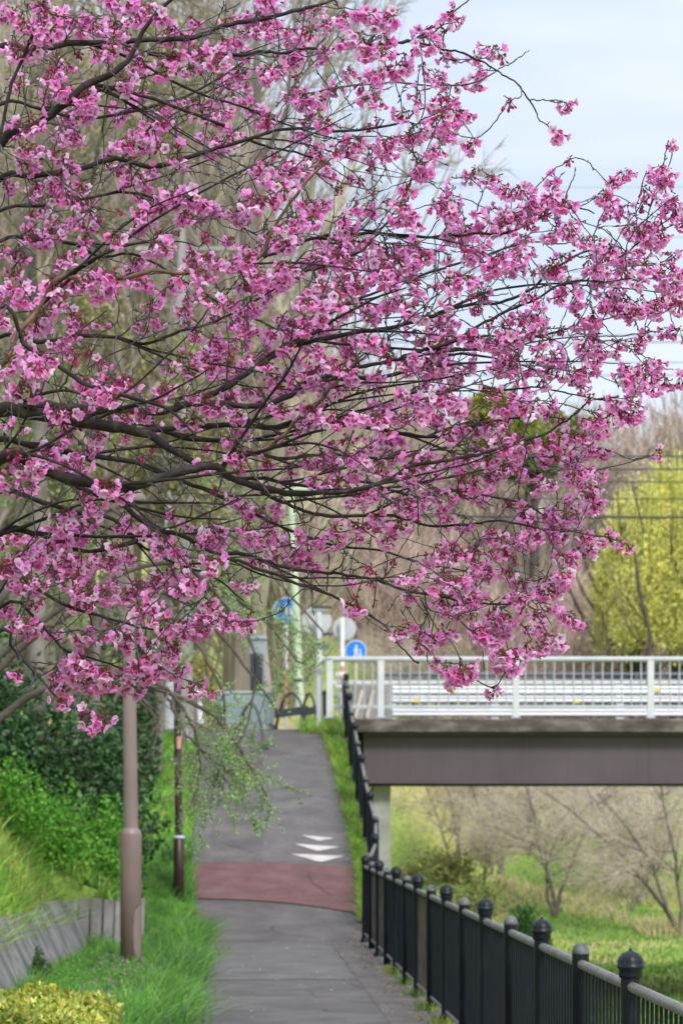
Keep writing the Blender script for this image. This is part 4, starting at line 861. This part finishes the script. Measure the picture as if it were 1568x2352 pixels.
# ------------------------------------------------------------------ the cherry tree
def petal_flower(c, ax, R, openness, cb, ct, mb, m=0):
    """five notched cupped petals round axis ax"""
    ax = np.array(ax)/np.linalg.norm(ax); r = np.array([1, 0, 0]) if abs(ax[0]) < .8 else np.array([0, 1, 0]); A = np.cross(ax, r); A /= np.linalg.norm(A); B = np.cross(ax, A)
    ph = RNG.random()*6.28
    for k in range(5):
        an = ph+k*2*math.pi/5+RNG.normal()*.08; o = math.cos(an)*A+math.sin(an)*B; s = np.cross(ax, o); op = openness+RNG.normal()*.10
        L = R*RNG.uniform(.88, 1.1)
        rows = []
        for t, wd in ((.08, .12), (.45, .50), (.8, .60)):
            rad = L*(t*math.sin(op*(1.05-.25*t))); axi = L*(t*math.cos(op*(1.05-.25*t)))
            for q in (-1, 0, 1): rows.append(c+o*rad+ax*axi+s*q*wd*L*1.06+(ax*.14*L*abs(q)*t-ax*.05*L*(q == 0)))
        rad = L*math.sin(op*.82); axi = L*math.cos(op*.82)
        for q, kx in ((-.38, 1.02), (0, .90), (.38, 1.02)): rows.append(c+o*rad*kx+ax*axi*kx+s*q*L+ax*.06*L*abs(q))
        f = [(0, 3, 4), (0, 4, 1), (1, 4, 5), (1, 5, 2), (3, 6, 7), (3, 7, 4), (4, 7, 8), (4, 8, 5), (6, 9, 10), (6, 10, 7), (7, 10, 11), (7, 11, 8)]
        cc = [cb*1.0]*3+[cb*.14+ct*.86]*3+[ct]*3+[ct*1.04]*3; v_ = RNG.uniform(.88, 1.1)
        mb.add(rows, f, m, np.clip(np.array(cc)*v_, 0, .96))
CT = [np.array((.97, .53, .90)), np.array((.97, .43, .85)), np.array((.97, .72, .95)), np.array((.96, .34, .76))]
CBASE = np.array((.90, .24, .62)); BUD = np.array((.66, .06, .32)); CAL = np.array((.34, .07, .09)); PED = np.array((.17, .085, .04)); LFB = np.array((.20, .085, .05))
def bud(c, ax, s, mb, col_=BUD):
    ax = ax/np.linalg.norm(ax); P = np.array([[c, c+ax*s*.35, c+ax*s*.8, c+ax*s*1.1]]); v, f = tubes(P, np.array([[.12, .36, .30, .03]])*s, 5)
    mb.add(v, f, 0, np.repeat(np.array([CAL, col_*.8, col_, col_*1.3]), 5, 0))
def cluster(kind):
    mb = MB(); nf, nb_, size = {'big': (19, 3, 1.0), 'mid': (12, 3, .97), 'small': (6, 4, .9), 'buds': (0, 8, .8)}[kind]
    sites = []
    nsp = {'big': 3, 'mid': 2, 'small': 1, 'buds': 1}[kind]
    for q in range(nsp): sites.append(np.array([((q+.5)/nsp-.5)*.028*nsp*(nsp > 1)+RNG.normal()*.004, RNG.normal()*.012, RNG.normal()*.008]))
    for i in range(nf+nb_):
        st = sites[i % nsp]; d = unit(np.array([RNG.normal()*.75, RNG.normal()*.75, -.55+RNG.normal()*.5])); L = RNG.uniform(.008, .019)*size
        e = st+d*L+np.array((0, 0, -.004))
        v, f = tubes(np.array([[st, (st+e)/2+(0, 0, .003), e]]), np.full((1, 3), .0009), 3); mb.add(v, f, 0, PED)
        ax = unit(d+np.array((0, 0, -.25))+RNG.normal(size=3)*.2)
        if i < nf:
            v, f = tubes(np.array([[e, e+ax*.005, e+ax*.009]]), np.array([[.0012, .0024, .0028]]), 5); mb.add(v, f, 0, CAL)
            ct = CT[RNG.integers(0, 4)]*RNG.uniform(.92, 1.05)
            petal_flower(e+ax*.007, ax, .0140*size*RNG.uniform(.85, 1.12), RNG.uniform(.62, 1.15), CBASE*RNG.uniform(.7, 1.3), ct, mb)
            for w_ in range(3):
                a_ = unit(ax+RNG.normal(size=3)*.25); v, f = tubes(np.array([[e+ax*.007, e+ax*.007+a_*.012]]), np.full((1, 2), .0005), 3); mb.add(v, f, 0, (.75, .35, .35))
        else: bud(e, ax, .0105*size*RNG.uniform(.8, 1.25), mb, BUD*RNG.uniform(.65, 1.25))
    for st in sites:        # brown bracts and unfolding leaf tips at the spur
        for i in range(6 if kind != 'buds' else 4):
            d = unit(np.array([RNG.normal(), RNG.normal(), .35+RNG.normal()*.6])); b0 = st+RNG.normal(size=3)*.003
            s_ = unit(np.cross(d, RNG.normal(size=3))); L = RNG.uniform(.008, .017)
            mb.add([b0, b0+d*L*.5+s_*L*.22, b0+d*L, b0+d*L*.5-s_*L*.22], [(0, 1, 2), (0, 2, 3)], 0, (LFB if i % 2 else CAL)*RNG.uniform(.6, 1.4))
    return mb
VAR = {k: [cluster(k) for _ in range(n_)] for k, n_ in (('big', 6), ('mid', 7), ('small', 5), ('buds', 3))}
VMESH = {k: [q.mesh('blossom_cluster', petal_m) for q in v] for k, v in VAR.items()}
LIMBS = [ # (x, y, thickness) traced on the 1568 x 2352 grid, depth from - to
 ([(0,1064,27),(50,1079,26),(115,1104,25),(165,1119,25),(225,1129,24),(275,1134,22),(340,1109,21),(390,1096,20),(450,1084,19),(500,1084,18),(525,1104,15),(600,1129,15),(670,1141,14),(725,1136,13),(784,1132,12),(834,1124,11),(904,1094,10),(949,1074,9),(1024,1064,8),(1084,1056,8),(1134,1041,7),(1164,1029,7),(1224,1009,6),(1259,994,5),(1309,959,5),(1344,929,4),(1354,904,3)], 6.6, 7.2, 0),
 ([(500,1084,13),(550,1039,11),(600,1034,11),(645,1004,10),(690,959,9),(725,934,8),(765,889,7),(800,850,6),(850,800,4)], 6.85, 6.5, 1),
 ([(0,949,36),(75,954,34),(125,959,32),(200,974,29),(300,989,25),(350,1004,20),(410,1044,17),(450,1069,15),(495,1084,13)], 7.2, 6.9, 0),
 ([(0,944,26),(100,938,22),(175,944,20),(300,949,18),(375,947,17),(430,929,16),(500,929,14),(575,932,13),(640,915,12),(700,880,12),(760,868,11),(849,869,9),(914,854,9),(984,829,8),(1024,814,7),(1089,814,6),(1159,829,4),(1234,854,3)], 7.4, 7.6, 0),
 ([(430,929,14),(520,890,14),(600,835,13),(680,800,12),(784,780,11),(884,765,10),(984,735,9),(1069,710,8),(1144,700,7),(1214,665,7),(1264,620,6),(1354,570,5),(1404,590,4),(1464,555,4),(1494,530,3),(1568,480,3)], 7.5, 7.7, 0),
 ([(700,880,10),(790,850,10),(900,826,9),(1000,795,9),(1034,784,8),(1094,750,7),(1144,725,7),(1230,690,6),(1300,650,5),(1390,650,4),(1450,640,3)], 7.1, 7.0, 0),
 ([(0,1219,15),(60,1222,14),(100,1229,13),(145,1254,12),(200,1264,10),(290,1248,8),(360,1236,6)], 7.5, 7.5, 0),
 ([(150,1110,14),(215,1130,13),(270,1154,13),(310,1189,12),(350,1209,11),(425,1234,10),(470,1259,10),(550,1274,9),(625,1294,8),(700,1314,8),(784,1319,7),(859,1329,7),(934,1354,6),(1009,1369,6),(1084,1386,5),(1174,1391,4),(1204,1374,3)], 7.1, 7.3, 0),
 ([(470,1259,8),(560,1290,8),(625,1314,7),(700,1339,7),(784,1374,6),(834,1394,5),(884,1434,4),(914,1479,4),(945,1516,4),(962,1523,5)], 6.9, 6.8, 0),
 ([(0,1440,9),(33,1481,8),(76,1527,7),(99,1554,6),(132,1597,5),(165,1620,4),(218,1643,3)], 6.7, 6.6, 0),
 ([(0,1390,8),(60,1400,8),(122,1465,7),(158,1501,6),(210,1512,5),(280,1535,4)], 7.0, 7.0, 0),
 ([(0,1314,9),(60,1330,9),(120,1370,8),(190,1400,7),(260,1418,6),(330,1440,5),(410,1448,4)], 6.8, 6.9, 0),
 ([(0,320,21),(30,310,21),(90,280,19),(145,235,18),(200,185,16),(250,165,14),(290,130,12),(340,50,10),(390,0,8),(420,-40,6)], 7.0, 7.0, 0),
 ([(0,110,15),(75,120,15),(150,105,14),(225,100,13),(280,100,13),(350,95,13),(450,85,12),(525,60,11),(600,50,10),(675,30,9),(740,10,7),(800,-15,5)], 7.4, 7.5, 0),
 ([(0,415,14),(75,405,14),(175,385,13),(260,360,12),(350,375,11),(425,360,10),(525,330,9),(600,310,8),(675,295,7),(784,303,6),(874,295,6),(924,280,5),(959,255,4),(1010,240,3)], 7.2, 7.3, 0),
 ([(200,190,9),(260,205,8),(340,225,8),(430,255,7),(520,290,7),(600,330,6),(680,350,5),(760,380,4)], 7.3, 7.7, 0),
 ([(340,122,10),(400,128,10),(475,120,9),(550,120,9),(600,112,8),(650,115,7),(784,113,7),(834,102,6),(909,98,6),(949,90,5),(999,70,4),(1034,30,4),(1074,0,3),(1090,-30,3)], 7.0, 6.8, 0),
 ([(949,95,5),(1009,115,5),(1084,132,5),(1144,160,4),(1184,185,4),(1219,230,4),(1234,270,3),(1254,285,3)], 6.8, 6.7, 0),
 ([(0,860,12),(30,784,13),(75,740,12),(105,700,11),(140,648,12),(225,650,11),(300,640,11),(350,625,10),(425,630,9),(475,620,9),(550,607,8),(605,590,8),(625,540,8),(665,475,7),(700,430,6),(740,385,5),(800,330,3)], 6.7, 6.5, 1),
 ([(0,705,10),(60,794,11),(130,829,12),(190,874,11),(280,904,10),(350,924,8),(390,939,7),(450,1000,5)], 6.5, 6.4, 0),
 ([(605,590,8),(690,560,8),(784,545,8),(899,550,7),(994,555,7),(1084,545,6),(1154,540,6),(1214,515,5),(1284,482,5),(1334,480,4),(1364,490,3)], 7.3, 7.4, 0),
 ([(700,620,8),(784,585,6),(829,565,6),(874,525,5),(919,465,5),(959,390,4),(994,365,3)], 6.9, 6.8, 0),
 ([(0,560,9),(80,555,9),(160,560,8),(230,590,7),(320,585,6),(420,640,5),(520,700,5),(640,760,4)], 7.6, 7.8, 0),
 ([(0,770,9),(90,785,9),(180,770,9),(270,775,8),(340,790,7),(430,760,7),(500,735,6),(590,690,6),(640,640,5),(700,580,4)], 7.7, 7.9, 0),
 ([(600,1129,9),(690,1165,8),(784,1179,8),(859,1174,7),(934,1184,7),(984,1199,6),(1064,1199,6),(1134,1192,5),(1209,1204,5),(1239,1214,4)], 7.4, 7.3, 0),
 ([(525,1100,10),(600,1105,9),(690,1120,8),(800,1100,7),(900,1130,7),(970,1145,6),(1060,1130,6),(1150,1150,5),(1240,1180,4),(1290,1225,3)], 7.6, 7.7, 0),
 ([(300,990,14),(420,985,13),(520,975,12),(620,985,11),(720,975,10),(820,980,9),(920,1000,8),(1000,1010,7),(1090,980,6),(1180,960,5),(1290,960,3)], 7.8, 8.0, 0),
 ([(250,965,13),(350,980,12),(430,1010,11),(520,1020,10),(640,1060,8),(760,1050,7),(880,1060,6),(1000,1035,5),(1100,1010,4)], 8.0, 8.3, 0),
 ([(0,1010,15),(80,1030,14),(160,1045,13),(260,1060,12),(340,1075,10),(440,1115,9),(540,1160,8),(640,1210,7),(760,1250,6),(880,1270,5),(1000,1300,4),(1130,1310,3)], 7.9, 8.1, 0),
 ([(0,1130,12),(90,1150,11),(180,1175,10),(260,1190,9),(340,1260,7),(420,1300,6),(500,1330,5),(560,1380,3)], 7.9, 8.0, 0),
 ([(600,835,8),(700,760,8),(800,700,7),(900,660,6),(1000,620,6),(1100,590,5),(1200,560,4),(1300,560,3)], 7.9, 8.1, 0),
 ([(1104,889,5),(1174,894,5),(1234,889,4),(1284,899,4),(1354,909,3),(1404,925,3)], 7.0, 6.9, 0),
 ([(100,0,8),(60,110,8),(20,220,8),(0,330,8)], 6.6, 6.6, 0),
 ([(0,240,9),(100,250,8),(200,270,7),(320,250,7),(420,220,6),(500,180,5),(560,140,4)], 7.8, 7.9, 0),
 ([(0,480,8),(90,470,7),(190,455,7),(300,440,6),(420,470,5),(520,500,5),(600,545,4)], 7.9, 8.0, 0),
]
HANG = [
 ([(1219,230,4),(1250,230,3),(1284,232,3)],6.7), ([(1289,480,4),(1300,445,4),(1314,415,3),(1321,385,3)],7.4), ([(1464,555,4),(1479,520,4),(1494,470,3),(1519,420,3),(1539,370,3),(1546,330,3)],7.6),
 ([(1089,500,4),(1109,440,3),(1134,410,3),(1154,398,3)],7.4), ([(1334,1019,3),(1404,1036,3),(1449,1054,3),(1490,1047,3)],7.1), ([(1024,1374,4),(1064,1434,3),(1109,1464,3),(1154,1494,3),(1170,1500,3)],7.2),
 ([(964,1375,4),(1004,1444,4),(1034,1469,3),(1054,1509,3),(1074,1544,3),(1104,1568,3),(1134,1582,3)],7.0), ([(920,1400,3),(954,1459,3),(984,1484,3),(999,1514,3),(1020,1530,3)],6.9),
 ([(1300,650,3),(1380,640,3),(1444,610,3),(1494,610,3),(1534,595,3),(1568,575,3)],7.2), ([(1475,835,3),(1509,844,3),(1568,851,3)],7.2), ([(410,1448,3),(470,1438,3),(540,1425,3)],6.9), ([(330,1500,4),(390,1545,3),(440,1565,3)],6.8),
 ([(1204,1374,3),(1250,1385,3),(1300,1405,3)],7.3), ([(1239,1214,3),(1300,1220,3),(1370,1230,3),(1410,1235,3)],7.3), ([(1010,240,3),(1030,300,3),(1090,318,3)],7.2), ([(720,1380,3),(700,1200,3)],7.9),
 ([(1144,160,3),(1090,190,4),(1010,197,4),(900,190,4),(790,200,4),(700,215,4)],7.6), ([(1144,160,3),(1180,140,3),(1215,115,2)],7.0),
]
bt = PX(-420, 1160, 7.5)             # fork of the trunk, left of the frame
tbx, tby = float(bt[0])-.3, 7.6; tbz = float(ground_z(tbx, tby))-.2
ch = thing('cherry_tree', 'blossoming pink cherry tree whose dark branches spread from the left across the view', 'cherry tree', (tbx, tby, tbz))
co = np.array((tbx, tby, tbz))
tr = pline([(tbx, tby, tbz, .22), (tbx+.05, tby, tbz+.5, .17), (bt[0]-.08, bt[1], bt[2]-.25, .15), (bt[0]+.1, bt[1], bt[2]+.3, .11), (bt[0]+.1, bt[1]+.1, bt[2]+1.3, .08), (bt[0]+.3, bt[1], bt[2]+2.2, .05)], 30)
MB().add(*tubes(tr[:, :3]-co, tr[:, 3]*(1+.05*RNG.normal(size=30)), 18)).build('trunk', bark_m, ch, True)
nodes, dirs, rads = [], [], []
def add_nodes(P, R):
    d = unit(np.gradient(P, axis=0)); nodes.append(P); dirs.append(d); rads.append(R)
for pts, d0, d1, mi in LIMBS:
    q = spine(pts, d0, d1)
    if pts[0][0] <= 0:
        # carry on to the trunk outside the frame
        k = np.argmin(np.linalg.norm(tr[10:, :3]-np.array(q[0][:3])+(0, 0, .35), axis=1))+10
        j = tr[k]; q0 = np.array(q[0]); mid = (j[:3]+q0[:3])/2+(0, 0, -.05); q = [(*j[:3], q0[3]*1.5), (*mid, q0[3]*1.2)]+q
    K = max(14, len(q)*5); pp = pline(q, K)
    wob = np.cumsum(RNG.normal(size=(K, 3))*.0016, 0); wob -= np.linspace(0, 1, K)[:, None]*wob[-1]
    P = pp[:, :3]+wob+RNG.normal(size=(K, 3))*.0009; R = np.maximum(pp[:, 3], .0016)*(1+.06*RNG.normal(size=K))
    MB().add(*tubes(P-co, R, 10 if R.max() > .008 else 7)).build('branch', orange_m if mi else bark_m, ch, True); add_nodes(P, R)
tw = MB()
for pts, d in HANG:
    pp = pline(spine(pts, d), 18); P = pp[:, :3]+RNG.normal(size=(18, 3))*.0012; tw.add(*tubes(P-co, pp[:, 3]*(1+.15*RNG.normal(size=18)), 5)); add_nodes(P, pp[:, 3])
BT = """9999887620000000
9999999620000000
9999999762110000
9999998876200000
8888888875311112
7777788888766554
7777788888877663
8888888888876652
8888888888776531
8888888888765420
8888889888765300
8888888888764100
7788888887765200
5666776667543000
4555542125432000
3543100000110000
1111000000000000""".split('\n')
def envelope(px, py):
    if px < -60 or py < -40 or py > 1600: return 0
    return int(BT[min(max(int(py//98), 0), 16)][min(max(int(px//98), 0), 15)])
SEC = []
NB0 = np.concatenate(nodes); ND0 = np.concatenate(dirs); NR0 = np.concatenate(rads)
sx0 = NB0[:, 0]/NB0[:, 1]*F+CX; sy0 = HY-(NB0[:, 2]-EYE)/NB0[:, 1]*F
cand = np.where((sx0 > -50) & (sx0 < 1250) & (NR0 > .0038) & (ND0[:, 0] > .1))[0]
tries = 0
while len(SEC) < 82 and tries < 4000:
    tries += 1; j = cand[RNG.integers(0, len(cand))]; L = RNG.uniform(.3, .95); K = 26
    d = ND0[j].copy(); d = unit(d+np.array((.25, 0, RNG.choice([-1, 1])*RNG.uniform(.15, .5)+.05))+RNG.normal(size=3)*np.array((.1, .25, .1)))
    bend = RNG.normal(size=3)*np.array((.2, .3, .5))-np.array((0, 0, d[2]*.9)); P = [NB0[j]]
    for k in range(K-1): d = unit(d+bend/K+RNG.normal(size=3)*.045); P.append(P[-1]+d*L/(K-1))
    P = np.array(P); e = P[-1]; m_ = P[13]
    if min(envelope(e[0]/e[1]*F+CX, HY-(e[2]-EYE)/e[1]*F), envelope(m_[0]/m_[1]*F+CX, HY-(m_[2]-EYE)/m_[1]*F)) < 3 or not 6.1 < e[1] < 8.7: continue
    r0 = min(NR0[j]*.72, .0062*RNG.uniform(.75, 1.15)); R = r0*np.linspace(1, .32, K)*(1+.07*RNG.normal(size=K)); SEC.append((P, R))
for P, R in SEC:
    MB().add(*tubes(P-co, R, 7)).build('branch', bark_m, ch, True); add_nodes(P, R)
DENS = """6754347662200000
4645555353330000
4635447644610000
3435436765210000
5447635563426366
4445445667777876
5333656878777888
4523667888877874
5663666898866773
3544554788986560
6432344677888700
1340134455568600
5653446535678800
6687321245577100
5556630003575000
1665100000110000
0100000000000000""".split('\n')
CL = []
EXACT = [(1300,235,'small'),(1265,296,'small'),(1535,322,'small'),(1320,362,'buds'),(1091,322,'small'),(525,1425,'mid'),(560,1428,'mid'),(440,1570,'mid'),(470,1582,'small'),(238,1648,'mid'),(160,1603,'small'),(1015,1525,'mid'),(1050,1552,'mid'),(1170,1505,'small'),(1190,1515,'small'),(1140,1582,'small'),
 (1300,1412,'mid'),(1325,1415,'small'),(1385,1232,'mid'),(1420,1240,'mid'),(1505,1043,'small'),(1420,940,'mid'),(1455,930,'mid'),(1350,1022,'mid'),(1380,1035,'mid'),(1345,1085,'mid'),(1355,1110,'mid'),(1483,392,'small'),(1135,405,'buds'),(1050,50,'small'),(1040,38,'small'),(1030,135,'small'),(1045,260,'mid'),(1020,250,'mid'),(960,375,'small'),
 (1035,445,'mid'),(1045,470,'mid'),(1210,470,'big'),(1240,462,'mid'),(1145,480,'mid'),(1395,420,'small'),(1385,435,'small'),(1535,455,'mid'),(1550,445,'small'),(1505,500,'mid'),(1525,625,'mid'),(1540,590,'small'),(1550,640,'mid'),(1480,690,'big'),(1500,715,'mid'),(1520,680,'mid'),(1495,825,'small'),(1460,865,'mid'),(1480,860,'mid'),
 (165,205,'big'),(170,255,'big'),(95,75,'big'),(180,40,'big'),(325,140,'mid'),(600,60,'big'),(590,35,'big'),(150,345,'mid'),(380,460,'big'),(430,470,'big'),(690,500,'big'),(70,1330,'big'),(140,1222,'big'),(270,1340,'big'),(300,1345,'big'),(430,1425,'big'),(640,1240,'big'),(70,1060,'mid'),(95,1065,'mid'),(1005,825,'mid'),(770,200,'mid'),(1270,1230,'big'),(1250,1350,'mid'),(1220,1440,'mid'),(1165,1430,'mid'),(1240,1450,'small'),(770,1020,'mid'),(1100,970,'big'),(910,610,'big'),(1040,450,'small'),(130,1540,'mid'),(190,1530,'mid'),(250,1545,'mid'),(310,1530,'mid'),(390,1535,'mid'),(385,1500,'mid')]
for px, py, k in EXACT: CL.append((px, py, k, None))
for r_, row in enumerate(DENS):
    for c_, chv in enumerate(row):
        v = int(chv); n_ = min(v*.92, 6.3); n_ = int(n_)+(RNG.random() < n_-int(n_))
        for _ in range(n_):
            k = RNG.choice(['big', 'mid', 'small', 'buds'], p=[.16, .38, .30, .16]); CL.append((c_*98+RNG.random()*98, r_*98+RNG.random()*98, k, None))
pos = []
NB = np.concatenate(nodes)
for px, py, k, _ in CL:
    # depth near that of the closest traced limb
    sx = NB[:, 0]/NB[:, 1]*F+CX; sy = HY-(NB[:, 2]-EYE)/NB[:, 1]*F
    dd = (sx-px)**2+(sy-py)**2; j = np.argpartition(dd, 6)[:6]; j = j[RNG.integers(0, 6)] if dd.min() > 900 else np.argmin(dd)
    pos.append(PX(px, py, float(np.clip(NB[j, 1]+RNG.normal()*.16, 6.0, 8.6))))
pos = np.array(pos)
# extra bare twig targets fill the grey mesh of twigs
tg = []; tk_ = []
for r_, row in enumerate(BT):
    for c_, chv in enumerate(row):
        for _ in range(int(round(int(chv)*.95))):
            px, py = c_*98+RNG.random()*98, r_*98+RNG.random()*98; tg.append(PX(px, py, RNG.uniform(6.5, 8.7)))
tg = np.array(tg)
allp = np.concatenate([pos, tg]); isb = np.r_[np.ones(len(pos), bool), np.zeros(len(tg), bool)]
dmin = np.array([np.min(((NB-p)**2).sum(1)) for p in allp]); order = np.argsort(dmin)
NP = np.concatenate(nodes); ND = np.concatenate(dirs); NR = np.concatenate(rads)
cap_n = len(NP)+len(allp)*16; BP = np.zeros((cap_n, 3)); BD = np.zeros((cap_n, 3)); BRd = np.zeros(cap_n); m_n = len(NP); BP[:m_n] = NP; BD[:m_n] = ND; BRd[:m_n] = NR
Ks = 11; tP = []; tR = []; endd = np.zeros((len(allp), 3))
ss = np.linspace(0, 1, Ks)[:, None]
for i in order:
    c = allp[i]; v = c-BP[:m_n]; L = np.sqrt((v*v).sum(1))+1e-6; cs = (v*BD[:m_n]).sum(1)/L
    cost = L*(1+1.1*(1-cs))+.05*np.maximum(0, .04-L)*20
    j = int(np.argmin(cost)); a = BP[j]; l = L[j]
    t0 = unit(BD[j]*.75+v[j]/l*.45+RNG.normal(size=3)*.12)*l; t1 = unit(v[j]/l+RNG.normal(size=3)*.22+np.array((.1, 0, .12 if RNG.random() < .6 else -.25)))*l*.9
    h00 = 2*ss**3-3*ss**2+1; h10 = ss**3-2*ss**2+ss; h01 = -2*ss**3+3*ss**2; h11 = ss**3-ss**2
    P = h00*a+h10*t0+h01*c+h11*t1+RNG.normal(size=(Ks, 3))*.0013*(ss > 0)*(ss < 1)*min(1, l/.1)
    r0 = min(BRd[j]*.76, .0027+.0085*l); r0 = max(r0, .0018); R = (r0+(.0017-r0)*ss[:, 0]**.8)*(1+.14*RNG.normal(size=Ks))
    tP.append(P); tR.append(R); n2 = Ks-1
    BP[m_n:m_n+n2] = P[1:]; BD[m_n:m_n+n2] = unit(np.gradient(P, axis=0))[1:]; BRd[m_n:m_n+n2] = R[1:]; m_n += n2; endd[i] = unit(P[-1]-P[-2])
tP = np.array(tP); tR = np.array(tR); tw.add(*tubes(tP-co, tR, 5))
# little spur buds along the twigs
nsp = 5200; k = RNG.integers(0, len(tP), nsp); a = RNG.integers(1, Ks-1, nsp); p0 = tP[k, a]; dd = unit(unit(tP[k, a+1]-tP[k, a])*.7+rand_dirs(nsp)*.9)
P = np.stack([p0, p0+dd*RNG.uniform(.004, .011, nsp)[:, None], p0+dd*RNG.uniform(.010, .02, nsp)[:, None]], 1); tw.add(*tubes(P-co, np.tile([.0016, .0021, .0004], (nsp, 1)), 4))
tw.build('twigs', twig_m, ch, True, kind='stuff')
# blossom clusters: nearest 300 as parts, the rest as one
sz = {'big': 3, 'mid': 2, 'small': 1, 'buds': 0}
rank = sorted(range(len(CL)), key=lambda i: (-(sz[CL[i][2]]*1.0)+(pos[i][1]-7)*1.2+RNG.random()*.5))
top = set(rank[:300]); rest = MB()
for i in range(len(CL)):
    k = CL[i][2]; vi = RNG.integers(0, len(VAR[k])); rz = RNG.uniform(0, 6.28); s = RNG.uniform(.78, 1.2)*1.12; rx, ry = RNG.normal()*.3, RNG.normal()*.3
    p = pos[i]-co
    if i in top: put('blossom_cluster', VMESH[k][vi], ch, loc=p, rot=(rx, ry, rz), scale=s)
    else:
        import mathutils
        M = np.array(mathutils.Euler((rx, ry, rz)).to_matrix())*s; src = VAR[k][vi]
        for v_, c__ in ((np.concatenate(src.v), np.concatenate(src.c)),):
            v2 = v_@M.T+p
            if src.f3: rest.add(v2, np.concatenate(src.f3), 0, c__*RNG.uniform(.9, 1.03))
            if src.f4:
                base_n = rest.n-len(v2); rest.f4.append(np.concatenate(src.f4)+base_n); rest.m4.append(np.zeros(sum(len(q) for q in src.f4), int))
rest.build('blossom_clusters', petal_m, ch, kind='stuff')
